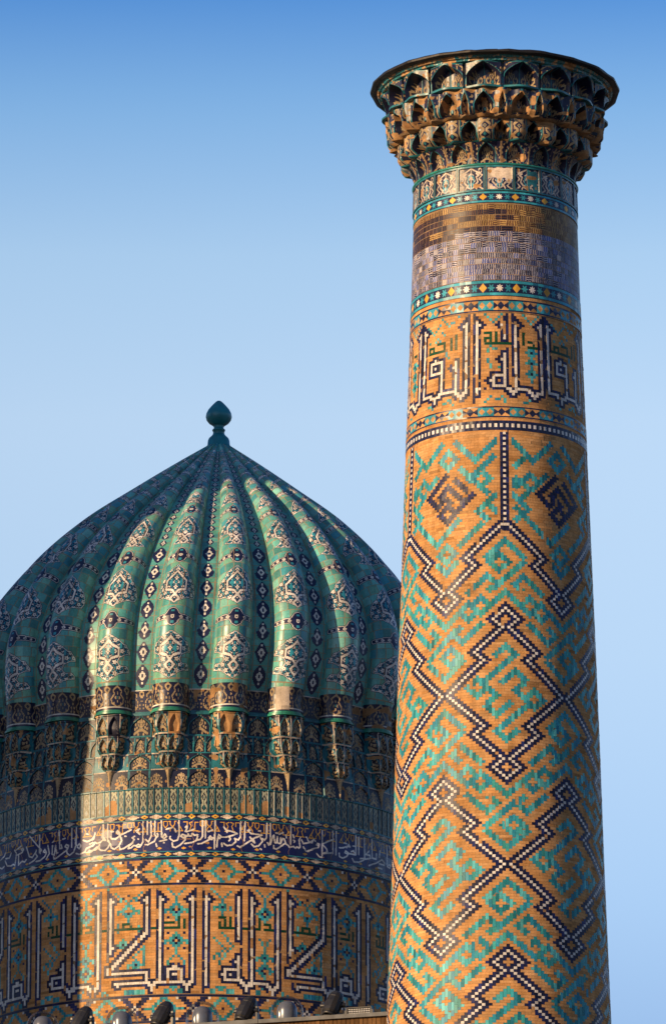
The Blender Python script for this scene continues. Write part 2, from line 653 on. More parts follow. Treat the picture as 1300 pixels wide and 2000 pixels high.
NC, DT = 200, 1.8
HB = 0.0436
CB = 100
TH0 = 6.0 - CB * DT                      # angle of column 0


def row_z(r):
    return 29.638 - (r + 38 - .5) * HB


# --- the shaft: zigzag chains of white and navy squares round turquoise square-letter figures
ROW0, ROW1 = -73, 184
nrow = ROW1 - ROW0
Wm = np.zeros((nrow, NC), bool)
Tm = np.zeros((nrow, NC), bool)
Nm = np.zeros((nrow, NC), bool)


def half_chain(cx, lx, down):
    """white squares from a loop knot at row lx to the crossing 24 rows on"""
    s = 1 if down else -1
    pts = [(i, -7 + i) for i in range(5)] + [(4 - i, -3 + i) for i in range(1, 4)]
    pts += [(i, i - 1) for i in range(2, 11)] + [(9, 10), (8, 11), (7, 12)] + [(i, 5 + i) for i in range(8, 20)]
    for x, y in pts:
        for m in (-1, 1):
            r = lx + s * y
            if r >= -38:
                put(Wm, cx + m * x, r - ROW0)


for cx, ph in ((CB, 0), (CB + 20, 62)):
    for k in range(5):
        for m in (-1, 0, 1):
            lx = ph + 124 * m
            half_chain(cx + 40 * k, lx, True)
            half_chain(cx + 40 * k, lx + 48, False)
for k in range(5):                        # apex of the top zigzag and the upright chain above it
    c = CB + 40 * k
    put(Wm, c, -38 - ROW0)
    for x in (1, 2):
        put(Wm, c + x, -38 + x - 1 - ROW0)
        put(Wm, c - x, -38 + x - 1 - ROW0)
Nm |= dil1(Wm, 2) & ~Wm
for k in range(5):
    c = CB + 40 * k
    for r in range(ROW0, -38):
        for x in (-1, 0, 1):
            put(Nm, c + x, r - ROW0)
        if (r % 2) == 0:
            put(Wm, c, r - ROW0)

T1A = [[(6, 5), (-3, 14), (0, 17), (3, 14)], [(-6, 5), (-3, 8), (1, 4)], [(-9, -5), (-12, -2), (-9, 1), (-6, -2), (-9, -5)], [(-6, -2), (-3, 1), (-5, 3)]]
T2A = [[(12, -2), (9, 1), (12, 4), (15, 1), (12, -2)], [(15, 1), (20, 6)], [(8, 6), (14, 12), (17, 9), (15, 7)]]
T2B = [[(14, 17), (23, 8)], [(14, 19), (20, 25), (26, 19)], [(22, 14), (19, 17), (22, 20), (25, 17), (22, 14)]]
for cx, ph in ((CB, 0), (CB + 20, 62)):
    for k in range(5):
        for m in (-1, 0, 1):
            c, lx = cx + 40 * k, ph + 124 * m
            if lx + 5 >= -38:
                for p in T1A:
                    line(Tm, p, c, lx + 24 - ROW0)
                    line(Tm, [(-x, -y) for x, y in p], c, lx + 24 - ROW0)
            for p in T2A:
                for q in (p, [(20 - x, -y) for x, y in p]):
                    for mi in (False, True):
                        if min(y for _, y in q) + lx - 7 > -31 or m > -1 or lx > -7:
                            line(Tm, q, c, lx - 7 - ROW0, mi)
            for p in T2B:
                line(Tm, p, c, lx - 7 - ROW0)
                line(Tm, [(20 - x, -y) for x, y in p], c, lx - 7 - ROW0)
# clear the figures that would stand above the first zigzag, then draw the upper panels
for k in range(5):
    a = CB + 20 + 40 * k                   # panel axis
    for r in range(ROW0, -13):
        for x in range(-20, 21):
            lim = -38 + (20 - abs(x))
            if r < lim:
                put(Nm, a + x, 0) if False else None
                Tm[r - ROW0, (a + x) % NC] = False
    for p in ([(-17, -69), (-10, -62), (-3, -69)], [(17, -69), (10, -62), (3, -69)], [(0, -66), (-3, -63), (0, -60), (3, -63), (0, -66)],
              [(-16, -60), (-12, -64)], [(-11, -57), (-14, -54), (-11, -51), (-8, -54), (-11, -57)], [(12, -58), (9, -55), (12, -52), (15, -55), (12, -58)],
              [(16, -63), (8, -55)], [(5, -59), (14, -50)], [(-17, -49), (-12, -44), (-16, -40)], [(17, -49), (11, -43), (14, -40)],
              [(-5, -57), (-14, -48)], [(-12, -40), (-4, -32), (4, -40)], [(12, -38), (5, -31)], [(0, -31), (-3, -28), (0, -25), (3, -28), (0, -31)],
              [(-6, -27), (0, -21), (6, -27)], [(-16, -44), (-13, -41), (-10, -38)], [(14, -46), (17, -43)], [(-16, -55), (-16, -52)]):
        line(Tm, p, a, -ROW0)
    nv = np.zeros_like(Nm)
    for p in ([(-1, -57), (-8, -50), (-5, -47)], [(3, -55), (9, -49), (2, -42)], [(-3, -50), (0, -53), (5, -48)], [(-4, -46), (-1, -49), (1, -47)],
              [(0, -46), (-3, -43), (0, -40), (3, -43), (0, -46)]):
        line(nv, p, a, -ROW0)
    nv = dil1(nv, 1)
    Tm &= ~dil1(nv, 2)
    Nm |= nv
Tm = dil1(Tm, 1) & ~dil1(Nm | Wm, 1)
G = np.zeros((nrow, NC), int)
G[Tm] = 1
G[Nm] = 2
G[Wm] = 3
for k in range(5):                        # plain upright bricks either side of the straight chains
    for x in (-2, 2):
        for r in range(ROW0, -40):
            G[r - ROW0, (CB + 40 * k + x) % NC] = 0
mortar_bed("shaft_core", 0.0, row_z(ROW0) + HB / 2, MR, minaret)
brickwork("shaft", G, TH0 - 2.5, DT, row_z(ROW0) + HB / 2, HB, MR, minaret, 11, navy_len=2)


# --- raster bands of cut tile
def band(name, z0, z1, step, nz, code_fn, parent, R, proud=0.0, mat=None, tiltseed=0, center=(0, 0)):
    te = theta_edges(step)
    ze = np.linspace(z0, z1, nz + 1)
    P = cyl_grid(te, ze, lambda T, Z: R(Z) + proud)
    T, V = np.meshgrid(mid(te), (np.arange(nz) + .5) / nz)
    codes, tid_r, tid_c = code_fn(T, V)
    jit = 0.78 + 0.44 * hash01(tid_r, tid_c, 3 + tiltseed)
    # a rim at the top and the bottom closes the raised band
    P = np.concatenate([cyl_grid(te, [z0, ], lambda T_, Z_: R(Z_) - 0.01), P, cyl_grid(te, [z1, ], lambda T_, Z_: R(Z_) - 0.01)])
    pad = lambda a: np.concatenate([a[:1], a, a[-1:]])
    return grid(name, P, mat or M_TILE, parent, codes=pad(codes), jit=pad(jit), tilt=pad(tile_tilt(tid_r, tid_c, tiltseed)), smooth=False)


def stars(T, V):
    n = 18
    x = ((T + 3.0) / 360 * n) % 1 * 2          # two cells per repeat
    cell = np.floor(x)
    u = (x - cell) * 2 - 1
    v = (V - .16) / .68 * 2 - 1
    c = np.zeros(T.shape, int)
    a = np.abs(u)
    b = np.abs(v)
    loz = (a * 1.9 + b) < .98
    bow = (a > .42) & (b < (a - .40) * 1.15 + .10)
    pent = (np.abs(a - .52) * 1.15 + b * .62 < .48) & (a > .02)
    c = np.where(cell == 0, np.where(loz | bow, 2, 0), np.where(pent, 0, 1))
    c[(V < .16) | (V > .84)] = 2
    c[(V < .03) | (V > .97)] = 0
    part = np.where(c == 2, 1, np.where(u > 0, 2, 3)) + np.where(v > 0, 5, 0)
    return c, np.floor((T + 400) / 360 * n * 2) + 40 * (V > .84) + 90 * (V < .16), part


def rosettes(T, V):
    n = 16
    x = ((T + 1.5) / 360 * n) % 1 * 4
    cell = np.floor(x)
    u = (x - cell) * 2 - 1
    v = (V - .20) / .60 * 2 - 1
    r = np.hypot(u, v)
    an = np.arctan2(v, u)
    c = np.full(T.shape, 2)
    st = r < .66 + .17 * np.cos(8 * an)
    s6 = r < .62 + .24 * np.cos(6 * an)
    dm = (np.abs(u) + np.abs(v)) < .98
    c = np.where(cell == 0, np.where(st, 3, 2), np.where(cell == 2, np.where(dm, 6, 2), np.where(s6, 1, 2)))
    c[(V < .19) | (V > .81)] = 1
    c[(V < .03) | (V > .97)] = 2
    edge = (V < .19) | (V > .81)
    tid = np.where(edge, np.floor((T + 400) / 4.2), np.floor((T + 401.5) / 360 * n * 4))
    return c, tid, np.where(edge, 7 + (V > .5), (c != 2) * 1.0)


def dotted(T, V):
    n = 100
    x = ((T + 400 - 6) / 360 * n)
    u = (x + .25) % 1
    c = np.full(T.shape, 2)
    c[(u < .5) & (np.abs(V - .52) < .20)] = 3
    return c, np.floor(x * 2), np.floor(V * 3)


def striped(T, V):
    """glazed bricks painted with rough stripes, some laid upright, some on their side"""
    nb, nrw = 84, 14
    row = np.floor((1 - V) * nrw)
    x = (T + 400) / 360 * nb + hash01(row, row * 0 + 1, 5) * .35
    cix = np.floor(x)
    u = x - cix
    v = (1 - V) * nrw - row
    h = hash01(row, cix, 1)
    # patches of like bricks
    upright = (h + .9 * hash01(np.floor(row / 2), np.floor(cix / 3), 8)) > .62
    wob = .05 * np.sin(cix * 3.1 + row * 1.7 + 4 * np.where(upright, v, u)) + .015 * np.sin(19 * np.where(upright, v, u) + row * 5)
    s = np.where(upright, u, v * .8) * np.where(h > .5, 2.6, 3.4) + wob * 2.2 + h
    on = (s % 1) < (.50 + .28 * hash01(row, cix, 2))
    ang = (T + 180) % 360 - 180
    brown = row < 5 + (ang < -30) + (hash01(np.floor(cix / 4), row, 4) > .8)
    dk = (ang < 6 + 9 * hash01(row, row * 0, 3)) & (row > 0) & (hash01(np.floor(cix / 3), row, 9) > .15)
    c = np.where(brown, np.where(on, np.where(dk, 9, 11), np.where(dk, 11, 12)), np.where(on, np.where(h > .50, 10, 2), np.where(h > .86, 14, 16)))
    pale = (hash01(row, cix, 6) > .97) & ~brown
    c = np.where(pale & on, 16, c)
    c = np.where((u < .05) | (v < .07), 8, c)
    return c, row, cix


def RB(z):
    return MR(z)


star_band = band("star_band", 31.388, 31.585, .30, 26, stars, minaret, MR, 0.006, tiltseed=1)
band("star_band", 33.125, 33.345, .30, 26, stars, minaret, MR, 0.006, tiltseed=2)
band("dotted_band", 31.190, 31.345, .45, 13, dotted, minaret, MR, 0.005, tiltseed=3)
band("rosette_border", 33.395, 33.655, .30, 30, rosettes, minaret, MR, 0.008, tiltseed=4)
band("rosette_border", 34.945, 35.135, .30, 26, rosettes, minaret, MR, 0.008, tiltseed=5)
band("striped_tile_band", 33.665, 34.925, .24, 150, striped, minaret, MR, 0.002, tiltseed=6, mat=M_STRIPE)
mortar_bed("upper_core", row_z(ROW0) + HB / 2 + .005, 35.2, MR, minaret)
for za, zb_ in ((31.345, 31.388), (31.155, 31.190), (33.345, 33.395)):
    n_ = 1
    brickwork("brick_course", np.zeros((n_, 100), int), -180, 3.6, zb_, (zb_ - za), MR, minaret, int(za * 100))

# --- big square-letter inscription of the minaret, 50 columns to a repeat
KR = 35
Wk = np.zeros((KR, NC), bool)
Sk = np.zeros((KR, NC), bool)
Ek = np.zeros((KR, NC), bool)
Tk = np.zeros((KR, NC), bool)
Gk = np.zeros((KR, NC), bool)
Dk = np.zeros((KR, NC), bool)
C0 = 89                                   # column of the first stem: about -13 degrees
for k in range(4):
    o = C0 + 50 * k
    for a, b, c, d in ((0, 0, 3, 30), (10, 10, 3, 9), (10, 10, 15, 27), (6, 10, 23, 23), (6, 10, 27, 27), (6, 6, 23, 27), (11, 12, 28, 28), (12, 14, 29, 29),
                       (13, 13, 30, 30), (14, 14, 3, 28), (14, 19, 28, 28), (19, 20, 29, 29), (20, 22, 30, 30), (21, 21, 31, 31), (22, 24, 29, 29), (24, 24, 3, 29),
                       (27, 27, 3, 28), (27, 31, 28, 28), (31, 32, 29, 29), (33, 33, 29, 31), (34, 35, 29, 29), (35, 36, 28, 28), (36, 36, 16, 28), (31, 36, 16, 16),
                       (31, 31, 16, 20), (31, 36, 20, 20), (33, 33, 15, 15), (33, 33, 18, 18), (36, 42, 28, 28), (42, 42, 17, 28), (42, 43, 29, 29), (43, 45, 30, 30),
                       (44, 44, 31, 31), (45, 46, 29, 29), (46, 46, 3, 29)):
        rect(Wk, a, b, c, d, o)
    for c, r in ((1, 4), (1, 28), (9, 4), (9, 17), (5, 25), (15, 4), (23, 4), (28, 4), (41, 19), (45, 4)):
        put(Sk, o + c, r)
    for a, b, c, d in ((-1, -1, 0, 33), (0, 0, 1, 2), (11, 11, 0, 10), (11, 11, 13, 27), (13, 13, 0, 27), (25, 25, 0, 30), (26, 26, 0, 29), (47, 47, 0, 30), (45, 45, 2, 2),
                       (10, 10, 1, 2), (14, 14, 1, 2), (24, 24, 1, 2), (27, 27, 1, 2), (46, 46, 1, 2)):
        rect(Ek, a, b, c, d, o)
    for p in ([(3, 0), (6, 3), (9, 0)], [(17, 0), (20, 3), (23, 0)], [(36, 0), (39, 3), (43, 0)], [(29, 2), (32, 5), (35, 2)],
              [(4, 14), (5, 12), (8, 14)], [(4, 17), (5, 20)], [(8, 20), (8, 20)], [(3, 33), (5, 31)], [(7, 32), (9, 31), (10, 33)], [(17, 33), (20, 32)],
              [(30, 32), (32, 33)], [(37, 32), (40, 31), (41, 33)], [(38, 13), (39, 15)], [(33, 8), (34, 7), (35, 8)], [(30, 8), (30, 8)], [(36, 5), (37, 6)]):
        line(Tk, p, o)
    for r in (14, 18, 22):
        for c, d in ((18, 0), (22, 0), (19, -1), (19, 0), (19, 1), (21, -1), (21, 0), (21, 1), (20, -2), (20, -1), (20, 1), (20, 2), (20, 3)):
            put(Tk, o + c, r + d)
        put(Dk, o + 20, r)
    for a, b, c, d in ((3, 5, 7, 7), (5, 5, 7, 11), (3, 3, 9, 11), (3, 12, 11, 11), (3, 5, 9, 9), (7, 7, 7, 11), (17, 17, 7, 11), (19, 21, 10, 10), (21, 21, 10, 12), (19, 22, 12, 12),
                       (29, 38, 12, 12), (30, 30, 10, 12), (32, 32, 10, 12), (30, 31, 10, 10), (34, 37, 9, 9), (37, 37, 9, 12), (40, 40, 8, 12), (42, 42, 7, 12)):
        rect(Gk, a, b, c, d, o)
Wk |= Sk
GK = np.zeros((KR, NC), int)
Nk = (dilsq(Wk) | dil1(Sk, 2) | Ek) & ~Wk
GK[Tk & ~Nk & ~Wk] = 1
GK[Gk & ~Nk & ~Wk] = 4
GK[Dk] = 9
GK[Nk] = 2
GK[Wk] = 3
for k in range(4):
    put_ = (C0 + 50 * k + 8) % NC
    GK[25, put_] = 0
brickwork("inscription_band", GK, TH0, DT, 33.112, HB, MR, minaret, 21, white_len=5, navy_len=4, turq_len=2, chips=.02)

# --- row of tile panels under the capital
for k in range(18):
    a0 = k * 20.0 + 1.5
    rng = np.random.default_rng(400 + k)
    nu, nv = 60, 54
    te = np.linspace(a0 - 10, a0 + 10, nu + 1)
    ze = np.linspace(35.140, 35.565, nv + 1)
    T, V = np.meshgrid((np.arange(nu) + .5) / nu * 2 - 1, (np.arange(nv) + .5) / nv)
    frame = (np.abs(T) > .90)
    rail = (V < .06) | (V > .93)
    pat = lattice(T / .90, (V - .06) / .87)
    codes = np.choose(pat, [2, 14, 1])
    dm = vnoise(nv, nu, 5, 6, rng)
    if k in (0, 1):                       # a repaired, bleached stretch
        codes = np.where(dm > .45, 14, np.where(dm > .36, 10, codes)) if k == 0 else np.where((T > 0) & (dm > .5), 13, codes)
    codes = np.where((dm > .84), 7, codes)
    codes = np.where(frame | rail, 13, codes)
    codes = np.where(frame & (np.abs(T) > .965), 11, codes)
    up = (frame | rail)
    upv = np.zeros((nv + 1, nu + 1), bool)
    upv[:-1, :-1] |= up
    upv[1:, 1:] |= up
    Tz, Zz = np.meshgrid(te, ze)
    P = cyl(Tz, Zz, MR(Zz) + .004 + .018 * upv)
    jit = 0.8 + 0.4 * hash01(np.floor(V * 5), np.floor(T * 3), k)
    grid("tile_panel", P, M_CARVE, minaret, codes=codes, jit=jit, tilt=tile_tilt(np.floor(V * 4), np.floor(T * 2), k), smooth=False)
lathe("ring_moulding", [(1.262, 35.560), (1.305, 35.565), (1.318, 35.583), (1.305, 35.600), (1.262, 35.606)], 120, plain("green_glazed_moulding", (0.02, 0.19, 0.16), .3, 0, .4, 9), minaret)


# --- honeycomb capital: four tiers of niches, each stepping out over the one below
def arch_w(t, sharp=1.5):
    t = np.clip(t, 0, 1)
    s = np.clip((t - .34) / .66, 0, 1)
    return np.where(t <= .34, 1.0, 1 - s ** (sharp + .5))


def tier_cell(kind, k, z0, z1, a0):
    rng = np.random.default_rng(1000 + k * 7 + ord(kind))
    nu, nv = 66, 56
    te = np.linspace(a0 - 10, a0 + 10, nu + 1)
    ze = np.linspace(z0, z1, nv + 1)
    Uv, Vv = np.meshgrid(np.linspace(-1, 1, nu + 1), np.linspace(0, 1, nv + 1))
    Uc, Vc = np.meshgrid((np.arange(nu) + .5) / nu * 2 - 1, (np.arange(nv) + .5) / nv)
    H = z1 - z0

    def geo(U, V):
        side = np.abs(U)
        if kind == 'A':
            Ro, Ri = 1.765 + .02 * V, 1.60
            w = .93 * arch_w((V - .08) / .88, 1.7)
            face = Ro - .06 * np.maximum(side - .55, 0) / .45 * 0 - .05 * (side > .93)
            zag = .035 * np.cos(side * math.pi)           # bays swell a little at their middle
            r = face + zag
            d = np.clip((w - side) / .30, 0, 1) * (V > .10)
            depth = .23 * np.minimum(1, d * 1.3) * (1 - .25 * side)
            return r, depth, (w - side), (V > .10)
        if kind == 'B':
            Ro, Ri = 1.715, 1.56
            w = .52 * arch_w((V - .12) / .74)
            w2 = .20 * arch_w((V - .06) / .80)
            lo = np.clip((.30 - V) / .30, 0, 1)
            pend = np.clip((side - .55) / .45, 0, 1)
            r = Ro + .03 * np.cos(side * 2 * math.pi) - (Ro - Ri) * lo ** 1.6 * (1 - .55 * pend)
            i1 = w - side
            i2 = w2 - (1 - side)
            d = np.clip(i1 / .22, 0, 1) * (V > .12) * .21 + np.clip(i2 / .12, 0, 1) * (V > .06) * .13
            return r, d, np.maximum(i1, i2), (V > .10)
        if kind == 'C':
            Ro, Ri = 1.515, 1.345
            w = .46 * arch_w((V - .10) / .84)
            lo = np.clip((.36 - V) / .36, 0, 1)
            pend = np.clip(1 - side / .45, 0, 1)
            r = Ro + .035 * np.cos(side * math.pi) - (Ro - Ri) * lo ** 1.7 * (1 - .6 * pend)
            i1 = w - (1 - side)
            d = np.clip(i1 / .20, 0, 1) * (V > .10) * .24
            return r, d, i1, (V > .10)
        Ro, Ri = 1.365, 1.268
        w = .62 * arch_w(V / .98, 1.9)
        r = Ri + .004 + (Ro - Ri) * np.clip((V - .28) / .72, 0, 1) ** 1.5 * (1 + .25 * (side > .75)) + .05 * np.clip((side - .72) / .28, 0, 1) * (1 - V) * .4
        i1 = w - side
        d = np.clip(i1 / .16, 0, 1) * .09 * np.clip(V / .4, 0, 1)
        return r, d, i1, np.ones_like(V, bool)

    r, d, _, _ = geo(Uv, Vv)
    rc, dc, ins, ok = geo(Uc, Vc)
    Tz, Zz = np.meshgrid(te, ze)
    R_ = r - d
    R_[0] = np.minimum(R_[0], {'A': 1.62, 'B': 1.47, 'C': 1.33, 'D': 1.255}[kind])   # undersides close against the tier below
    P = cyl(Tz, Zz, R_)
    inside = (ins > .0) & ok
    edge = (ins > -.06) & ~inside & ok
    sp = lattice(Uc * 1.6 % 2 - 1, Vc)
    c = np.choose(np.where((sp == 1) & (hash01(np.floor(Vc * 9), np.floor(Uc * 7), k) > .62), 1, 0), [2, 15])
    if kind == 'A':
        s = spray(((Uc / .93 + 1) % 1.0) * 2 - 1, (Vc - .10) / .66)
        s = np.where(Vc > .74, 0, s)
        c = np.where(inside, np.choose(s, [2, 15, 13]), c)
        c = np.where(inside & (np.abs(np.abs(Uc) - .0) < .035), 13, c)
        c = np.where(Vc < .10, 13, c)
        c = np.where((Vc > .95), 13, c)
    elif kind == 'B':
        s = spray(Uc / .5, (Vc - .12) / .62)
        s2 = chain((np.abs(Uc) - 1) / .2, (Vc - .06) / .8)
        c = np.where(inside, np.where(np.abs(Uc) < .56, np.choose(s, [9, 15, 13]), np.choose(s2, [2, 15, 13])), c)
        c = np.where((Vc < .07), 8, c)
    elif kind == 'C':
        s = spray((1 - np.abs(Uc)) / .46, (Vc - .1) / .7)
        s2 = chain(Uc / .42, Vc)
        c = np.where(inside, np.choose(s, [9, 15, 13]), np.where(np.abs(Uc) < .44, np.choose(s2, [2, 15, 13]), c))
        c = np.where((np.abs(np.abs(Uc) - .48) < .035), 13, c)
        c = np.where((Vc < .08), 13, c)
    else:
        s = bush(Uc / .62, Vc * .95)
        c = np.where(inside, np.choose(s, [2, 15, 13]), c)
        c = np.where(np.abs(Uc) > .93, 8, c)
    c = np.where(edge, 13, c)
    dm = vnoise(nv, nu, 6, 6, rng)
    lim = {'A': .90, 'B': .56, 'C': .70, 'D': .86}[kind] + rng.normal(0, .06)
    c = np.where(dm > lim, 7, c)
    jit = 0.65 + 0.55 * vnoise(nv, nu, 8, 8, rng)
    return grid("niche", P, M_CARVE, None, codes=c, jit=jit, smooth=False)


TIERS = (('A', 36.700, 37.130), ('B', 36.270, 36.700), ('C', 35.930, 36.270), ('D', 35.600, 35.930))
for kind, z0, z1 in TIERS:
    t_ = bpy.data.objects.new("niche_tier", None)
    link(t_, minaret)
    for k in range(18):
        o = tier_cell(kind, k, z0, z1, k * 20.0 + 12.7)
        o.parent = t_
# mouldings between the tiers, cornice tiles and the tin roof with its bent edge
cor_m = mosaic("cornice_tiles", 0.04, .5, .5, wear=.16)
rng = np.random.default_rng(5)
te = theta_edges(1.0)
ze = np.array([37.125, 37.130, 37.165, 37.166, 37.205, 37.206])
prof = np.array([1.70, 1.805, 1.815, 1.85, 1.88, 1.70])
P = np.stack([cyl(te, z, r + rng.normal(0, .004, len(te))) for z, r in zip(ze, prof)])
cc = np.where(hash01(np.floor(mid(te) / 7)[None] + 0 * ze[1:, None], np.arange(5)[:, None] // 2 * 1.0, 3) > .78, 7, 13)
grid("cornice", P, cor_m, minaret, codes=cc, jit=.7 + .6 * hash01(np.floor(mid(te) / 5)[None] + 0 * ze[1:, None], np.arange(5)[:, None] * 1.0, 2), smooth=False)
te = np.linspace(0, 360, 145)
wob = np.interp(te, np.linspace(0, 360, 37), np.r_[rng.normal(0, .008, 36), 0])
wob2 = np.interp(te, np.linspace(0, 360, 73), np.r_[rng.normal(0, .005, 72), 0])
nf = 22
fac = np.cos(math.pi / nf) / np.cos(((te * RAD + .2) % (2 * math.pi / nf)) - math.pi / nf)
P = np.stack([cyl(te, 37.206 + 0 * te, 1.80 + 0 * te), cyl(te, 37.190 + wob, 1.93 * fac), cyl(te, 37.212 + wob, 1.985 * fac), cyl(te, 37.238 + wob, 1.99 * fac),
              cyl(te, 37.256 + wob + wob2, 1.975 * fac), cyl(te, 37.262 + wob2 * 2, 1.78 + 0 * te), cyl(te, 37.40 + 0 * te, 0.05 + 0 * te)])
grid("tin_roof", P, M_TIN, minaret, smooth=False)
lathe("foundation", [(2.7, 0), (2.7, .5), (2.55, .62), (2.34, .64)], 48, M_WALL, minaret)

# ------------------------------------------------------------------ RIBBED DOME on its drum
DX, DY, DR = -2.35, 113.0, 3.94
dome = empty("ribbed_dome", (DX, DY, 0), "green tiled dome with bulging ribs and a teal finial on a round inscribed drum", "dome")


def RD(z):
    return DR + 0 * np.asarray(z, float)


DKR = 544                                 # brick columns round the drum
DDT = 360 / DKR
DH = 0.0442
# --- star bands of the drum, 25 repeats of 22 columns


def drum_star(zt, seed):
    n = 550
    Gs = np.zeros((9, n), int)
    for k in range(25):
        for dc in range(-11, 11):
            for r in range(9):
                y = abs(r - 4)
                x = abs(dc)
                xn = 11 - x
                c = 0
                if x + y in (4, 5) and x <= 5:
                    c = 1
                if x == 0 and y == 0:
                    c = 2
                if y == 0 and x in (6, 7):
                    c = 1
                if y == 0 and x == 8:
                    c = 2
                if abs(xn - y) <= 1 and xn + y > 1:
                    c = 2
                if xn + y <= 1:
                    c = 3 if xn + y == 1 else 2
                if x == 5 and y == 4:
                    c = 3
                if x == 6 and y == 4:
                    c = 2
                if x == 8 and y in (3, 4) and c == 0:
                    c = 1 if y == 3 else 2
                Gs[r, (k * 22 + dc) % n] = c
    return brickwork("star_brick_band", Gs, -6.9, 360 / n, zt, DH, RD, dome, seed, turq_len=2, navy_len=2)


def plain_rows(name, code, zt, h, seed, n=180, parent=None):
    return brickwork(name, np.full((1, n), code), -180, 360 / n, zt, h, RD, parent or dome, seed, navy_len=1)


drum_star(26.800, 31)
plain_rows("navy_line", 2, 26.838, .036, 32)
plain_rows("navy_line", 2, 26.400, .036, 33)
drum_star(24.448, 34)
plain_rows("navy_line", 2, 24.492, .042, 35)
plain_rows("navy_line", 2, 24.048, .036, 36)
mortar_bed("drum_wall", 20.5, 28.06, RD, dome)
brickwork("drum_base", np.zeros((14, DKR), int), -180, DDT, 24.010, DH, RD, dome, 37)

# --- square-letter inscription of the drum, eight repeats of 68 columns
KD = 42
Wd = np.zeros((KD, DKR), bool)
Sd = np.zeros((KD, DKR), bool)
Ed = np.zeros((KD, DKR), bool)
Td = np.zeros((KD, DKR), bool)
Dd = np.zeros((KD, DKR), bool)
Gd = np.zeros((KD, DKR), bool)
CD0 = 272 - 12                            # column of the first stem, about -6.5 degrees
for k in range(8):
    o = CD0 + 68 * k
    for a, b, c, d in ((0, 0, 4, 37), (12, 12, 4, 37), (17, 17, 4, 38), (29, 29, 4, 20), (29, 29, 27, 36), (34, 34, 4, 38), (44, 44, 4, 38), (49, 49, 4, 25), (63, 63, 4, 17),
                       (0, 8, 37, 37), (3, 8, 32, 32), (3, 3, 32, 37), (8, 8, 32, 37), (9, 9, 37, 38), (10, 10, 38, 40), (11, 11, 37, 38),
                       (24, 29, 32, 32), (24, 24, 32, 36), (24, 29, 36, 36), (30, 30, 36, 37), (31, 31, 37, 38), (32, 32, 38, 40), (33, 33, 37, 38),
                       (34, 39, 37, 37), (40, 40, 37, 38), (41, 41, 38, 39), (42, 42, 39, 41), (43, 43, 38, 39),
                       (48, 63, 33, 33), (48, 48, 31, 33), (63, 63, 33, 37), (51, 64, 37, 37), (52, 52, 37, 38), (64, 64, 37, 38), (65, 65, 38, 40), (66, 66, 37, 38), (66, 68, 37, 37)):
        rect(Wd, a, b, c, d, o)
    for i in range(15):                   # slanting stroke
        rect(Wd, 63 - i, 63 - i, 17 + i, 18 + i, o)
    for c, r in ((1, 5), (11, 5), (18, 5), (35, 6), (43, 5), (50, 5), (50, 23), (28, 29), (62, 5)):
        put(Sd, o + c, r)
    for c, r in ((5, 31), (6, 31), (5, 34), (6, 34), (26, 34), (23, 34)):
        put(Wd, o + c, r)
    for a, b, c, d in ((-1, -1, 1, 36), (0, 0, 2, 3), (13, 13, 1, 38), (12, 12, 2, 3), (16, 16, 1, 41), (17, 17, 2, 3), (30, 30, 1, 22), (29, 29, 2, 3), (30, 30, 24, 35), (33, 33, 1, 36),
                       (34, 34, 2, 3), (45, 45, 1, 39), (44, 44, 2, 3), (48, 48, 1, 28), (49, 49, 2, 3), (64, 64, 1, 17), (63, 63, 2, 3)):
        rect(Ed, a, b, c, d, o)

    def gem(c, r, n=3, dot=True):
        for i in range(-n, n + 1):
            for j in range(-n, n + 1):
                m_ = abs(i) + abs(j)
                if m_ in (n, n - 1):
                    put(Td, o + c + i, r + j)
                if dot and m_ == max(n - 2, 0):
                    put(Dd, o + c + i, r + j)
        put(Td, o + c + n + 1, r)
        put(Td, o + c - n - 1, r)

    gem(6, 9)
    gem(6, 21)
    gem(23, 8, 2)
    gem(39, 10)
    gem(39, 27, 2)
    gem(39, 32, 3)
    gem(56, 9, 3, False)
    gem(54, 22, 2)
    gem(59, 30, 2)
    for p in ([(3, 1), (6, 4), (9, 1)], [(19, 1), (23, 5), (26, 2)], [(36, 1), (39, 4), (42, 1)], [(39, 4), (39, 7)], [(3, 29), (6, 26), (9, 29)], [(6, 24), (6, 26)],
              [(20, 20), (24, 24), (20, 27)], [(23, 18), (27, 23), (22, 29)], [(37, 20), (39, 23), (41, 20)], [(39, 23), (39, 29)], [(51, 2), (56, 6), (61, 2)], [(52, 14), (52, 16)],
              [(60, 13), (60, 16)], [(58, 27), (62, 23), (62, 30)], [(2, 40), (5, 39), (8, 40)], [(19, 40), (22, 39), (27, 40)], [(36, 40), (38, 39)], [(55, 40), (62, 40)], [(46, 40), (48, 41)]):
        line(Td, p, o)
    for c, r in ((3, 12), (3, 18), (3, 24), (9, 18), (9, 24), (56, 3), (54, 4), (56, 10)):
        put(Dd, o + c, r)
    for a, b, c, d in ((2, 7, 16, 16), (7, 7, 12, 16), (9, 9, 13, 16), (2, 5, 14, 14), (22, 24, 12, 12), (24, 24, 12, 16), (22, 22, 14, 16), (22, 28, 16, 16), (26, 26, 12, 16),
                       (30, 32, 16, 16), (35, 37, 16, 16), (37, 37, 12, 16), (39, 41, 14, 14), (41, 41, 14, 16), (39, 43, 16, 16), (46, 47, 16, 16), (50, 62, 16, 16), (54, 57, 14, 14),
                       (54, 54, 14, 16), (57, 57, 14, 16), (65, 66, 16, 16)):
        rect(Gd, a, b, c, d, o)
Wd |= Sd
Nd = (dilsq(Wd) | dil1(Sd, 2) | Ed) & ~Wd
Td = Td | (np.roll(Td, 1, 0) & ~np.roll(Td, 1, 1) & ~np.roll(Td, -1, 1))
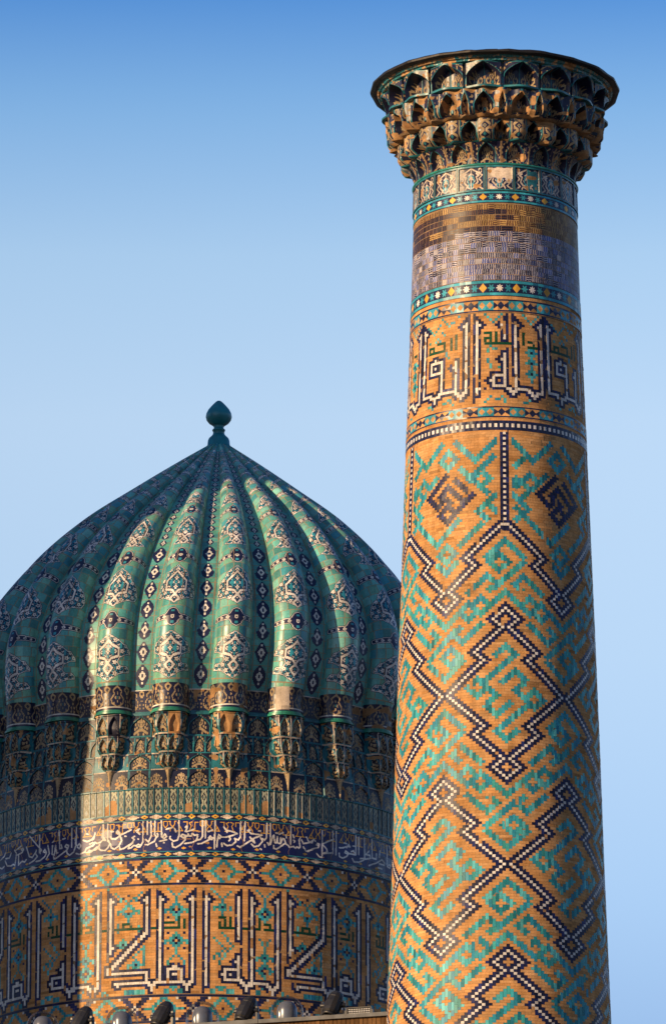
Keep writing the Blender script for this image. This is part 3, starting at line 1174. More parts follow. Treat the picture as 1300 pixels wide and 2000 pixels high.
GD = np.zeros((KD, DKR), int)
GD[Td & ~Nd] = 1
GD[Dd & ~Nd] = 2
GD[Gd & ~Nd] = 4
GD[Nd] = 2
GD[Wd] = 3
brickwork("inscription_band", GD, -180, DDT, 26.358, DH, RD, dome, 41, white_len=4, navy_len=4, turq_len=2, chips=.025)


# --- lozenge borders and the flowing white inscription on blue
def lozenges(T, V):
    n = 62
    x = ((T + 400) / 360 * n) % 1
    v = (V - .5) * 2
    c = np.full(T.shape, 2)
    a = np.abs(((x - .32 + .5) % 1) - .5) / .30
    d = a + np.abs(v) * 1.35
    c = np.where(d < 1, 14, c)
    c = np.where((d < 1) & (((a * 3) % 1 > .74) | ((np.abs(v) * 5) % 1 > .80)) & (d < .75), 7, c)
    b = np.abs(((x - .82 + .5) % 1) - .5) / .17
    e = b + np.abs(v) * 1.45
    c = np.where(e < 1, 6, c)
    c = np.where(e < .36, 2, c)
    c = np.where(np.abs(v) > .74, 13, c)
    return c, np.floor((T + 400) / 360 * n * 2), (np.abs(v) > .74) * 1.0 + (v > 0)


band("lozenge_border", 27.482, 27.600, .22, 14, lozenges, dome, RD, .010, tiltseed=11)
band("lozenge_border", 26.840, 26.946, .22, 13, lozenges, dome, RD, .010, tiltseed=12)

STROKES = "-227,557 -227,278|-221,252 -225,292 -228,256 -221,244|-228,256 -234,219 -244,206|-215,550 -215,226|-206,387 -200,384|-185,358 -189,397 -192,372 -188,336 -183,357 -184,300 -194,252 -205,262 -207,297|-154,392 -181,313|-182,299 -178,221 -185,131 -197,77 -205,107 -207,176|-213,240 -209,177 -213,122 -221,72 -232,76 -241,124 -237,178|-145,276 -151,255 -146,219 -151,165 -172,80 -182,65 -183,106|-124,547 -124,170 -129,108 -135,136 -140,112 -147,118 -153,83 -161,71 -158,122 -149,164|-142,372 -133,399 -139,349 -132,309|-113,574 -113,303|-104,564 -103,270 -110,166 -117,210|-94,547 -94,298|-95,298 -90,249 -95,174 -111,121 -118,123|-88,311 -86,266 -91,234|-78,551 -77,249 -71,215 -65,251 -69,293 -72,260 -77,241|-82,171 -65,194|-51,404 -66,375|-35,561 -34,274 -38,184 -48,166 -57,213 -56,249|-20,261 -26,283 -30,251 -23,221 -18,255 -20,180 -32,97 -43,56 -50,72 -51,140|-20,266 -14,249 -12,288 -9,249 -4,255 -2,296 3,265 11,274|-16,326 3,372|11,244 8,176 -3,142 -20,123|-16,424 -14,406 -16,388 -19,406 -16,424|-15,379 -19,334|-45,380 -42,327|-91,131 -89,85|-72,145 -71,145|-139,92 -131,92|-249,390 -251,336 -258,283 -270,258|-263,208 -255,231 -250,199 -255,172 -272,142|-273,392 -268,380|-266,89 -249,96 -237,126|-136,227 -135,224|-170,290 -167,284|54,537 52,38|23,547 23,245 18,196 10,184|31,548 30,223|47,218 42,255 38,217 46,193 49,226|40,195 21,124 12,120|48,362 37,330|67,260 63,279 61,244 65,215 68,250|61,236 59,160 58,70|81,362 95,344 108,310 95,273 80,241 68,241|80,377 83,325|75,421 78,384|89,243 92,214 88,180|102,225 105,173 95,110 83,96 75,134|117,547 116,253 111,202 104,218|128,536 126,196|135,374 142,324 171,308 151,249 131,150 115,76 109,99|140,262 147,190 152,167 149,221 143,241|167,260 172,203 162,119 151,99 144,141|183,541 182,268 177,225 172,248|192,538 192,214 188,148 184,186|192,161 199,308 201,322 203,198 208,194 210,300 211,195 218,185 219,291|219,193 224,279 228,275 232,209 222,155 208,85 201,95 201,144|232,194 239,166 242,138 253,161 258,135 263,161 267,141 271,163 268,281 272,329|246,521 245,188|275,287 280,230 295,255 305,297|288,346 289,344|280,170 288,101 305,143|206,366 211,364|225,378 215,349|232,345 234,301|252,357 254,316|253,270 257,258 255,233|162,379 167,378|134,373 140,383|70,133 71,80|177,145 178,108|166,71 169,58|-511,349 -503,285 -506,151 -509,73|-552,211 -542,113 -525,91 -516,106 -509,87|-485,386 -509,331|-479,344 -475,318 -479,299 -483,326 -479,344|-475,311 -480,270 -499,249|-453,526 -415,264 -414,181|-417,500 -417,198 -410,228 -413,262|-464,347 -453,169 -442,140 -436,178 -431,213|-494,232 -494,67 -480,119 -470,93 -464,128|-428,244 -431,199 -424,137 -436,79 -453,46|-428,56 -415,56 -399,108 -393,173 -399,234 -404,197 -395,172|-389,292 -384,150 -394,61|-374,277 -375,127 -368,103 -364,267 -361,128 -357,137|-354,574 -351,200 -344,205 -347,265|-325,232 -331,251 -335,224 -327,176 -324,231 -328,163 -359,54 -369,36 -370,81|-315,539 -315,196|-302,529 -302,213|-305,325 -303,214 -309,106 -321,61 -328,94 -330,140|-249,380 -253,284 -271,255 -282,290|-298,209 -293,233 -289,202 -293,151 -298,182|-302,76 -293,52 -277,81 -273,136 -257,180 -249,229 -244,209|-244,143 -260,69 -273,67|-374,332 -370,349|-342,357 -335,364|-549,358 -556,298 -574,254|-525,313 -532,239 -549,248|-585,146 -566,93 -556,120|334,500 333,46|368,382 333,265 346,196 349,144 334,99|334,102 361,135|366,517 366,133|376,528 375,115|293,105 306,158 323,198 325,255 319,266 317,234 324,227|290,337 295,272 304,263 309,325 314,300|386,250 396,258 412,303 420,301 416,339 409,275|385,153 386,96 396,80 409,122 415,186 406,218 403,180 412,173|412,182 428,184 439,184 432,246 424,221|440,517 440,188|450,502 450,200|428,105 433,53 450,66 467,121 472,158 455,135|470,512 471,143|487,301 475,231 490,233 493,185 472,142|498,520 499,193 515,197 516,297|530,357 528,245|487,51 503,98 518,136 538,217 549,177 548,132 528,132|560,481 562,127 573,112 577,175 567,161|571,497 580,373|318,86 325,38 334,33|401,349 409,344|429,326 436,327|522,58 538,52"
SB0, SB1, SNZ = 26.948, 27.480, 76
te = theta_edges(.11, 98.0)
tm = mid(te)
zm = SB0 + (np.arange(SNZ) + .5) / SNZ * (SB1 - SB0)
X = np.tile((tm * RAD * DR)[None], (SNZ, 1))
Y = np.tile((zm - SB0)[:, None], (1, len(tm)))
codes = np.full(X.shape, 2)
bl = hash01(np.floor(X / .21), np.floor(Y / .18), 4)
codes[bl > .55] = 2
motif = [[(0, .17), (.14, .17)], [(.05, .17), (.05, .02), (.14, .02)], [(.20, .0), (.20, .07), (.25, .11), (.30, .07), (.30, .0), (.20, .0)], [(.38, .0), (.38, .05), (.43, .09), (.38, .13), (.38, .17)],
         [(.50, .0), (.50, .05), (.45, .09), (.50, .13), (.50, .17), (.72, .17)], [(.34, .0), (.38, .0)], [(.50, .0), (.54, .0)], [(.58, .02), (.66, .12)], [(.60, .17), (.66, .10), (.71, .17)],
         [(.74, .01), (.84, .01), (.84, .08)], [(.86, .17), (1.0, .17)], [(.90, .17), (.95, .08), (.90, .03), (.98, .01)]]
XX = X / .62
sgn = np.floor(XX)
u = np.where(hash01(sgn, 0 * sgn, 2) > .5, XX - sgn, 1 - (XX - sgn)) * .62
gd = np.full(X.shape, 9.0)
for p in motif:
    gd = np.minimum(gd, seg_dist(u, Y, [(a * .62, .510 - b) for a, b in p]))
codes[gd < .0075] = 6
gap = hash01(np.floor(X / .12), np.floor(Y / .1), 7) > .93
wd = np.full(X.shape, 9.0)
strokes = [[tuple(int(q) for q in p.split(',')) for p in s.split()] for s in STROKES.split('|')]
for s in strokes:
    pts = [(a / 10 * RAD * DR, b / 1000) for a, b in s]
    x0, x1 = min(p[0] for p in pts) - .05, max(p[0] for p in pts) + .05
    i0, i1 = np.searchsorted(tm * RAD * DR, (x0, x1))
    if i1 > i0:
        dd = seg_dist(X[:, i0:i1], Y[:, i0:i1], pts if len(pts) > 1 else pts * 2)
        wd[:, i0:i1] = np.minimum(wd[:, i0:i1], dd)
codes[wd < .0130] = 3
for i, x in enumerate(np.arange(-3.6, 3.8, .42)):
    q = (np.abs(X - x - .1 * hash01(i, 1)) / .045 + np.abs(Y - .035 - .02 * hash01(i, 2)) / .022) < 1
    codes[q & (wd > .02)] = 6
dmg = vnoise(SNZ, len(tm), 8, 90, np.random.default_rng(77))
codes[(dmg > .93) & (codes == 2)] = 7
crack = (np.abs((X + .02 * np.sin(Y * 30)) % .83) < .008)
codes[crack] = 7
P = cyl_grid(te, np.linspace(SB0, SB1, SNZ + 1), lambda T, Z: RD(Z) + .003)
bid = np.floor(X / .20), np.floor(Y / .14)
jit = .75 + .5 * hash01(bid[0], bid[1], 8)
cols = PAL[codes].copy()
navy = codes == 2
cols[navy, :3] = np.array((.012, .016, .110))
cols[..., :3] *= jit[..., None]
grid("script_band", P, M_TILE, dome, cols=cols, tilt=tile_tilt(bid[0], bid[1], 3), smooth=False)

# --- row of narrow upright panels with thin raised fins, one piece under each rib
for k in range(24):
    a0 = k * 15.0 + 0.0
    rng = np.random.default_rng(600 + k)
    nu, nv = 120, 40
    te = np.linspace(a0 - 7.5, a0 + 7.5, nu + 1)
    ze = np.linspace(27.602, 28.040, nv + 1)
    x = (np.arange(nu) + .5) / nu * 4 % 1
    pid = np.floor((np.arange(nu) + .5) / nu * 4)
    widep = x < .60
    fin = (x < .07) | ((x > .58) & (x < .65))
    Ux = np.where(widep, (x - .07) / .51 * 2 - 1, (x - .65) / .35 * 2 - 1)
    U, V = np.meshgrid(Ux, (np.arange(nv) + .5) / nv)
    c = np.choose(chain(U, V), [9, 17, 13])
    half = widep[None] + 0 * V > .5
    c = np.where((np.abs(U) > .9) & ~fin[None], np.where(half, 2, 9), c)
    rot = hash01(pid * 2 + ~widep, pid * 0 + k, 5)
    fade = vnoise(nv, nu, 4, 9, rng)
    c = np.where((rot[None] > .70) & (fade > V + .10), 7, c)
    c = np.where((rot[None] < .15) & (c == 2), 9, c)
    c = np.where(fin[None] + 0 * c > 0, 13, c)
    c = np.where((V > .95) | (V < .03), 13, c)
    up = np.zeros(nu + 1)
    up[:-1] += fin
    up[1:] += fin
    Tz, Zz = np.meshgrid(te, ze)
    P = cyl(Tz, Zz, DR + .004 + .010 * (up > 0)[None] + .012 * (Zz > 28.02))
    grid("upright_panel", P, M_CARVE, dome, codes=c, jit=.65 + .5 * (rot[None] + 0 * V), smooth=False)

# --- stalactite corbels under the ribs and the blind arches between them
CZ0, CZ1 = 28.040, 29.345
T1, T2, T3, T4 = 28.960, 28.650, 28.365, 28.040


def corbel_piece(k, central):
    rng = np.random.default_rng(800 + 2 * k + central)
    a0 = k * 15.0 - (0 if central else 7.5)
    hw = 4.6 if central else 2.9
    nu, nv = (72, 128) if central else (46, 128)
    te = np.linspace(a0 - hw, a0 + hw, nu + 1)
    ze = np.linspace(CZ0, CZ1, nv + 1)
    TV, ZV = np.meshgrid(te, ze)
    TC, ZC = np.meshgrid(mid(te), mid(ze))

    def tiers(Z):
        t = np.where(Z >= T1, 0, np.where(Z >= T2, 1, np.where(Z >= T3, 2, 3)))
        lo = np.choose(t, [T1, T2, T3, T4])
        hi = np.choose(t, [CZ1, T1, T2, T3])
        return t, (Z - lo) / (hi - lo)

    def geo(T, Z):
        t, v = tiers(Z)
        DR = 3.94 - .15 * np.clip((Z - 28.04) / 1.3, 0, 1)     # the wall draws in towards the dome
        x = (T - a0) * RAD * DR                       # metres from the middle of the piece
        ax = np.abs(x)
        if not central:                               # wall with shallow blind arches
            wid = np.choose(t, [.17, .085, .17, .19])
            xx = np.where(t == 1, np.abs(((x + .1) % .2) - .1), np.where(t == 3, ax, ax))
            ins = arch_w((v - .08) / .84, 1.7) - xx / wid
            ok = (v > .08) & (ins > 0)
            r = DR + .006 - .022 * ok
            r = r + np.choose(t, [.012, .008, .004, 0.0])
            return r, t, v, xx / wid * np.sign(x), ins, ok
        w = np.choose(t, [.300, .250, .170, .10])
        dep = np.choose(t, [.245, .205, .160, .10])
        nxt = np.choose(t, [.175, .130, .06, .0])
        nw = np.choose(t, [.250, .170, .06, .0])
        f = np.clip((.42 - v) / .42, 0, 1) ** 1.5          # curve in towards the tier below
        d = dep + (nxt - dep) * f
        ww = w + (nw - w) * f
        s = np.clip(1 - (ax / np.maximum(ww, 1e-3)) ** 5, 0, 1) ** .7
        # facets: two niches in front, one on each flank
        nn = np.choose(t, [2, 2, 2, 1])
        q = (x / np.maximum(ww, 1e-3) + 1) / 2 * 3 if False else x / np.maximum(ww, 1e-3) * 1.5
        cell = np.floor(q + .5 * (nn == 1))
        u = (q + .5 * (nn == 1) - cell) * 2 - 1
        ins = .80 * arch_w((v - .12) / .80, 1.5) - np.abs(u)
        ok = (v > .12) & (ins > 0) & (ax < ww * .96) & (t < 3)
        r = DR + .004 + d * s - .055 * np.clip(ins / .35, 0, 1) * ok * (s > .2) + .014 * (v > .93) * (s > .1)
        # pendant
        pe = np.clip(1 - ax / (.012 + .05 * v ** 2), 0, 1)
        r = np.where(t == 3, DR + .004 + .07 * v * np.sqrt(pe), r)
        return r, t, v, u, ins, ok

    r = geo(TV, ZV)[0]
    rc, t, v, u, ins, ok = geo(TC, ZC)
    x = (TC - a0) * RAD * 3.88
    r[-1] = np.maximum(r[-1], 3.80)
    P = cyl(TV, ZV, r)
    bs = np.choose(bush(u, (v - .08) * 1.05), [9, 15, 13])
    ch = np.choose(chain(u, v), [9, 15, 13])
    base = np.where(((hash01(np.floor(x / .035), np.floor(v * 9), k) > .85) & (t < 3)), 15, 9)
    c = np.where(ok, bs, base)
    c = np.where((ins > -.16) & ~ok & (v > .08) & (t < 3), 13, c)
    if central:
        c = np.where(t == 3, np.where(np.abs(x) < .012 + .05 * v * v, 15, 9), c)
        c = np.where((t == 3) & (np.abs(x) > .03 + .05 * v * v), np.choose(bush((np.abs(x) - .21) / .15, v * 1.02), [9, 15, 13]), c)
        c = np.where((t == 3) & (np.abs(np.abs(x) - .335) < .016), 13, c)
        c = np.where((v < .08) & (t < 3), 14, c)
        edge = np.abs(u) > .91
        c = np.where(edge & (t < 3), np.where(hash01(k, np.floor(v * 3)) > .45, 14, 13), c)
    else:
        c = np.where((t == 3) & (np.abs(x) > .16), 13, c)
        c = np.where((t == 3) & (np.abs(x) < .045), np.choose(chain(x / .045, v), [9, 15, 13]), c)
        c = np.where((v < .06), 13, c)
        c = np.where((t == 1) & (np.abs(np.abs((x % .2) - .1) - .0) < .012), 13, c)
    dm = vnoise(nv, nu, 12, 7, rng)
    lim = (.84 if central else .93) + rng.normal(0, .05)
    c = np.where(dm > lim, 7, c)
    if central and k in (0, 1, 23):
        blk = (t == 0) & (x > (0 if k != 1 else -.12)) & (x < (.2 if k != 1 else .05))
        c = np.where(blk, 9 if k == 23 else 7, c)
    jit = (.72 if central else .55) + .55 * vnoise(nv, nu, 14, 8, rng)
    return grid("stalactite_corbel" if central else "blind_arch_panel", P, M_CARVE, dome, codes=c, jit=jit, smooth=False)


RIB0 = -6.1                                # a valley faces the viewer, ribs stand 7.5 degrees either side
for k in range(24):
    o1 = corbel_piece(k, True)
    o2 = corbel_piece(k, False)
    for o_ in (o1, o2):
        o_.rotation_euler.z = math.radians(RIB0)
for o_ in dome.children:
    if o_.name.startswith("upright_panel"):
        o_.rotation_euler.z = math.radians(RIB0)

# --- dome shell: meridian, leaning a little to the right
KN = np.array([(4.070, 29.720), (4.150, 30.20), (4.170, 30.90), (3.950, 31.70), (3.380, 32.62), (2.480, 33.55), (1.520, 34.28), (0.700, 34.87), (0.220, 35.20)])
kt = np.r_[0, np.cumsum(np.hypot(*np.diff(KN, axis=0).T))]


def hermite(v, tt):
    m = np.gradient(v, kt)
    i = np.clip(np.searchsorted(kt, tt) - 1, 0, len(kt) - 2)
    hh = kt[i + 1] - kt[i]
    q = (tt - kt[i]) / hh
    return (2 * q**3 - 3 * q**2 + 1) * v[i] + (q**3 - 2 * q**2 + q) * hh * m[i] + (-2 * q**3 + 3 * q**2) * v[i + 1] + (q**3 - q**2) * hh * m[i + 1]


fine = np.linspace(0, kt[-1], 1500)
fr_, fz_ = hermite(KN[:, 0], fine), hermite(KN[:, 1], fine)
fs_ = np.r_[0, np.cumsum(np.hypot(np.diff(fr_), np.diff(fz_)))]
SL = fs_[-1]


def meridian(s):
    r = np.interp(s, fs_, fr_)
    z = np.interp(s, fs_, fz_)
    dr = np.interp(s + .01, fs_, fr_) - np.interp(s - .01, fs_, fr_)
    dz = np.interp(s + .01, fs_, fz_) - np.interp(s - .01, fs_, fz_)
    L = np.hypot(dr, dz)
    return r, z, dz / L, -dr / L           # radius, height, outward normal


def lean(P):
    P[..., 0] += .0600 * np.clip(P[..., 2] - 29.75, 0, 99)
    return P


def rib_half(r):
    return .0765 * r


# medallions from the foot of a rib upwards: start, end, half width profile (share of the rib arc)
VASE = [(0, .0), (.05, .16), (.12, .34), (.14, .40), (.15, .80), (.20, .84), (.30, .74), (.32, .66), (.33, .44), (.40, .38), (.48, .44), (.53, .60), (.535, .86), (.62, .84), (.70, .74), (.78, .64),
        (.80, .50), (.88, .36), (.95, .16), (1, 0)]
OGEE = [(0, 0), (.08, .22), (.16, .46), (.18, .62), (.22, .80), (.32, .88), (.42, .86), (.54, .80), (.66, .62), (.70, .48), (.78, .44), (.86, .30), (.94, .10), (1, 0)]
BAND = [(0, 0), (.08, .12), (.20, .22), (.34, .26), (.345, .92), (.5, .98), (.655, .92), (.66, .26), (.80, .22), (.92, .12), (1, 0)]
CRES = [(0, .0), (.02, .30), (.10, .56), (.16, .34), (.24, .26), (.34, .34), (.40, .48), (.42, .86), (.52, .90), (.64, .74), (.76, .52), (.86, .34), (.95, .16), (1, 0)]
TRI = [(0, .86), (.10, .86), (.25, .70), (.45, .56), (.65, .38), (.85, .16), (1, 0)]
MEDS = [(.19, 1.03, VASE), (1.09, 1.46, BAND), (1.52, 2.36, OGEE), (2.39, 2.80, BAND), (2.88, 3.75, CRES), (3.80, 4.15, BAND), (4.22, 4.70, TRI), (4.78, 5.10, BAND), (5.20, 5.50, TRI),
        (5.58, 5.86, BAND), (5.95, 6.18, TRI), (6.24, 6.42, BAND), (6.5, 6.66, TRI), (6.72, 6.85, BAND)]


def inner(x, v, kind, mx, my):
    """floral filling of a medallion, x share of rib arc, v along it"""
    o = np.full(x.shape, 2)
    ax = np.abs(x)
    if kind is BAND:
        for cx_, rr_ in ((0, .034), (.30, .030), (.55, .028), (.76, .022)):
            d = np.hypot(mx - np.sign(mx) * cx_ * np.abs(mx) / np.maximum(ax, 1e-6), my - .5 * np.max(my[(v > 0) & (v < 1)]))
            o[(d < rr_) & (d > rr_ * .35)] = 3
        o[(ax < .06) & (np.abs(np.abs(v - .5) - .28) < .06)] = 1
        return o
    lo, hi = (.46, .86) if kind is VASE else ((.30, .80) if kind is OGEE else (.30, .85))
    vv = (v - lo) / (hi - lo)
    og = seg_dist(ax, v, [(.0, hi), (.14, hi - .10), (.38, (lo + hi) / 2 + .02), (.36, lo + .06), (.12, lo + .02), (.0, lo - .08), (.16, lo - .18), (.0, lo - .30)])
    o[og < .027] = 3
    amx = np.abs(mx)
    row_ = np.floor(my / .095)
    px_ = .125
    cxx = (np.floor(amx / px_ + .5 * (row_ % 2)) + .5 - .5 * (row_ % 2)) * px_
    df = np.hypot(amx - np.abs(cxx), my - (row_ + .5) * .095)
    an_ = np.arctan2(my - (row_ + .5) * .095, amx - np.abs(cxx))
    o[(df < .034 + .008 * np.cos(5 * an_)) & (df > .011) & (og > .05)] = 3
    o[(df > .050) & (df < .060) & (og > .05)] = 1
    o[(np.hypot(amx, my - (row_ + .0) * .095) < .014)] = 3
    o[np.hypot(ax - .18, (v - (lo + hi) / 2 + .04) * .7) < .06] = 1
    o[np.hypot(ax - .44, (v - hi + .12) * .7) < .05] = 1
    return o


def rib(k):
    ang = k * 15.0 + RIB0
    a_ = (ang + 180) % 360 - 180
    vis = abs(a_) < 112
    nt, ns = (76, 640) if vis else (20, 120)
    rng = np.random.default_rng(50 + k)
    se = np.linspace(0, SL, ns + 1)
    fe = np.linspace(-97, 97, nt + 1) * RAD
    r, z, nr_, nz_ = meridian(se)
    a = rib_half(r) * (1 + .0 * se)
    z0_ = z[0]
    S, Fi = np.meshgrid(se, fe, indexing='ij')
    out = (np.cos(Fi) - 1) * a[:, None] * 1.02
    lat = np.sin(Fi) * a[:, None]
    rr = r[:, None] + out * nr_[:, None]
    zz = z[:, None] + out * nz_[:, None]
    zz[0] = 29.712
    t = ang * RAD
    Px = rr * math.sin(t) + lat * math.cos(t)
    Py = -rr * math.cos(t) + lat * math.sin(t)
    P = lean(np.stack([Px, Py, zz], -1))
    sc_, fc = mid(se), mid(fe)
    ac = rib_half(meridian(sc_)[0])
    Xn = np.tile((fc / (math.pi / 2))[None], (ns, 1))
    Sx = np.tile(sc_[:, None], (1, nt))
    arc = fc[None] * ac[:, None]
    # tile courses
    crs = np.floor(Sx / .185)
    wdt = .150
    off = hash01(crs, crs * 0 + k, 2) * wdt
    tcol = np.floor((arc + 3 + off) / wdt)
    tu = (arc + 3 + off) / wdt - tcol
    tv = Sx / .185 - crs
    h1 = hash01(crs, tcol + 100 * k, 1)
    h2 = hash01(crs, tcol + 100 * k, 5)
    h3 = hash01(crs, tcol * 0 + k, 6)
    base = np.array([(.105, .355, .315), (.125, .405, .355), (.080, .310, .290), (.180, .450, .390), (.060, .290, .335), (.145, .370, .270), (.070, .250, .235)])
    bc = base[(h1 * 6.99).astype(int)] * (.80 + .35 * h2 + .15 * h3)[..., None]
    cols = np.concatenate([bc, np.full(bc.shape[:-1] + (1,), .17)], -1)
    grout = (tv < .07) | (tu < .075)
    cols[grout] = (.30, .24, .15, .7)
    if vis:
        code = np.full(Sx.shape, -1)
        for s0, s1, pr in MEDS:
            v = (Sx - s0) / (s1 - s0)
            m = (v > 0) & (v < 1)
            p = np.array(pr)
            wv = np.interp(v, p[:, 0], p[:, 1])
            ins = m & (np.abs(Xn) < wv)
            e1 = erode(ins)
            e2 = erode(e1)
            big = (s1 - s0) > .3
            code[ins] = 2
            code[e1 & ~e2] = 3
            fl = inner(Xn, v, pr, arc, (Sx - s0))
            code[e2] = fl[e2]
        m = code >= 0
        cc_ = PAL[np.maximum(code, 0)]
        cols[m] = cc_[m]
        nv_ = code == 2
        cols[nv_, :3] = (.013, .016, .060)
        cols[m, :3] *= (.75 + .45 * h2[m])[:, None]
        seam = m & (np.abs((arc + .06) % .17) < .010)
        cols[seam] = (.22, .16, .10, .6)
    # the glazed foot of the rib loses tiles here and there
    return grid("rib", P, M_RIB, dome, cols=cols, tilt=tile_tilt(crs, tcol + 100 * k, 3), smooth=True)


def gore(k):
    """flat tiled valley between two ribs"""
    ang = k * 15.0 + 7.5 + RIB0
    a_ = (ang + 180) % 360 - 180
    vis = abs(a_) < 105
    nt, ns = (38, 560) if vis else (6, 60)
    se = np.linspace(0, SL, ns + 1)
    r, z, nr_, nz_ = meridian(se)
    a = rib_half(r)
    rb = r - a * .95 * nr_
    zb = z - a * .95 * nz_
    zb[0] = 29.712
    fe = np.linspace(-4.6, 4.6, nt + 1)
    S, Fi = np.meshgrid(se, fe, indexing='ij')
    P = lean(cyl(ang + Fi, zb[:, None] + 0 * Fi, rb[:, None] + 0 * Fi))
    sc_ = mid(se)
    X = (mid(fe)[None] * RAD) * mid(rb)[:, None]
    Sx = np.tile(sc_[:, None], (1, nt))
    crs = np.floor(Sx / .12)
    tcol = np.where(np.abs(X) < .14, 0, np.sign(X))
    tv = Sx / .12 - crs
    h1 = hash01(crs, tcol + 50 * k, 1)
    base = np.array([(.090, .320, .300), (.105, .370, .335), (.070, .270, .270), (.100, .335, .260)])
    bc = base[(h1 * 3.99).astype(int)]
    cols = np.concatenate([bc, np.full(bc.shape[:-1] + (1,), .2)], -1)
    grout = (tv < .09) | (np.abs(np.abs(X) - .14) < .010)
    cols[grout] = (.26, .20, .13, .7)
    if vis:
        s = .06
        n = 0
        while s < SL - .4:
            rr = float(np.interp(s, mid(se), mid(rb)))
            L = (.43 if s < 2.8 else .20) if rr > .9 else .11
            wv = (.118 if s < 2.8 else .070) * min(1, rr / 2.2 + .25)
            v = (Sx - s) / L
            m = (v > 0) & (v < 1)
            prof = np.where(n % 3 == 0, np.sin(np.pi * np.clip(v, 0, 1)) ** .8, np.where(n % 3 == 1, np.interp(v, [0, .2, .5, .8, 1], [0, .5, 1, .5, 0]), np.interp(v, [0, .15, .4, .55, .75, 1], [0, .7, 1, .6, .55, 0])))
            q = np.abs(X) / wv
            ins = m & (q < prof)
            cols[ins] = (.012, .016, .065, .22)
            wh = ins & (np.hypot(q, (v - .5) * 2.4) < .42) & (np.hypot(q, (v - .5) * 2.4) > .2)
            wh |= ins & (np.hypot(q - .42, (v - .5) * 4) < .14)
            wh |= ins & (np.hypot(q, (v - .34) * 4) < .15)
            wh |= ins & (np.hypot(q, (v - .67) * 4) < .15)
            wh |= ins & ((np.hypot(q, (v - .2) * 3) < .17) | (np.hypot(q, (v - .82) * 3) < .16))
            cols[wh] = PAL[3]
            s += L + .01
            n += 1
    return grid("valley", P, M_RIB, dome, cols=cols, tilt=tile_tilt(crs, tcol + 50 * k, 5) * .6, smooth=True)


def rib_foot(k):
    """upright foot of a rib: painted tile, then a green ring"""
    ang = k * 15.0 + RIB0
    rng = np.random.default_rng(70 + k)
    nt, ns = 76, 44
    fe = np.linspace(-97, 97, nt + 1) * RAD
    ze = np.linspace(29.345, 29.845, ns + 1)
    a = rib_half(4.07)
    Z, Fi = np.meshgrid(ze, fe, indexing='ij')
    ring = (Z < 29.395) * .022
    rr = np.interp(Z, fz_, fr_) + .006 + (np.cos(Fi) - 1) * a + ring
    rr = np.where(Z < 29.346, 3.90, rr)
    lat = np.sin(Fi) * (a + .006 + ring)
    t = ang * RAD
    P = np.stack([rr * math.sin(t) + lat * math.cos(t), -rr * math.cos(t) + lat * math.sin(t), Z], -1)
    U, V = np.meshgrid((np.arange(nt) + .5) / nt, (np.arange(ns) + .5) / ns)
    c = np.choose(ogees((U + .17) % 1, (V - .22) / .78, 3), [2, 15, 13])
    c = np.where((V < .27) & (V > .22), 3, c)
    c = np.where((V < .22) & (V > .15), 2, c)
    dm = vnoise(ns, nt, 5, 7, rng)
    lim = .60 + .50 * hash01(k, 3)
    c = np.where(dm > lim, 7, c)
    if k == 2:
        c = np.where((U > .24) & (U < .46) & (V > .2), 14, c)
    c = np.where(V < .15, 5, c)
    return grid("rib_foot", P, M_CARVE, dome, codes=c, jit=.6 + .5 * hash01(np.floor(V * 3), np.floor(U * 6), k), smooth=False)


def valley_foot(k):
    ang = k * 15.0 + 7.5 + RIB0
    rng = np.random.default_rng(90 + k)
    nt, ns = 30, 30
    te = np.linspace(ang - 4.6, ang + 4.6, nt + 1)
    ze = np.linspace(29.345, 29.800, ns + 1)
    rv = 4.07 - .95 * rib_half(4.07)
    P = cyl_grid(te, ze, lambda T, Z: np.where(Z < 29.40, rv + .045, rv + .006 + .97 * (np.interp(Z, fz_, fr_) - 4.07)))
    U, V = np.meshgrid((np.arange(nt) + .5) / nt, (np.arange(ns) + .5) / ns)
    c = np.choose(ogees(U, (V - .18) / .82, 2), [2, 15, 13])
    dm = vnoise(ns, nt, 4, 5, rng)
    c = np.where(dm > .70 + .5 * hash01(k, 9), 7, c)
    c = np.where(V < .17, 13, c)
    c = np.where(V > .97, 3, c)
    return grid("valley_foot", P, M_CARVE, dome, codes=c, jit=.6 + .5 * hash01(np.floor(V * 3), np.floor(U * 5), k), smooth=False)


for k in range(24):
    rib(k)
    gore(k)
    rib_foot(k)
    valley_foot(k)

# --- finial
fx = .06 * (35.2 - 29.75)
finial = bpy.data.objects.new("finial", None)
link(finial, dome)
finial.location = (fx, 0, 35.165)
lathe("finial_base", [(.215, -.03), (.215, .045), (.200, .06), (.192, .15), (.175, .19), (.120, .245), (.104, .27)], 40, M_PAINT, finial)
lathe("finial_neck", [(.104, .27), (.100, .325), (.112, .33), (.116, .345), (.108, .36), (.088, .365), (.086, .395), (.097, .41), (.090, .425), (.11, .43)], 40, M_PAINT, finial)
lathe("finial_bulb", [(.05, .415), (.11, .432), (.175, .475), (.217, .53), (.233, .59), (.222, .65), (.188, .72), (.140, .78), (.090, .835), (.055, .87), (.028, .888), (.002, .893)], 48, M_PAINT, finial)

# ------------------------------------------------------------------ FACADE with its roof edge, and the tall portal whose shadow falls on the dome
def fpt(d, back=0.0):
    """point d metres to the left along the facade from its right end, set back from its face"""
    return (0.95 - .957 * d + .289 * back, 101.05 + .289 * d + .957 * back)


FROT = math.radians(-16.8)
FZ = 22.535
facade = empty("facade", (0.95, 101.05, 0), "brown brick facade with a grey metal coping along its flat roof edge", "building")


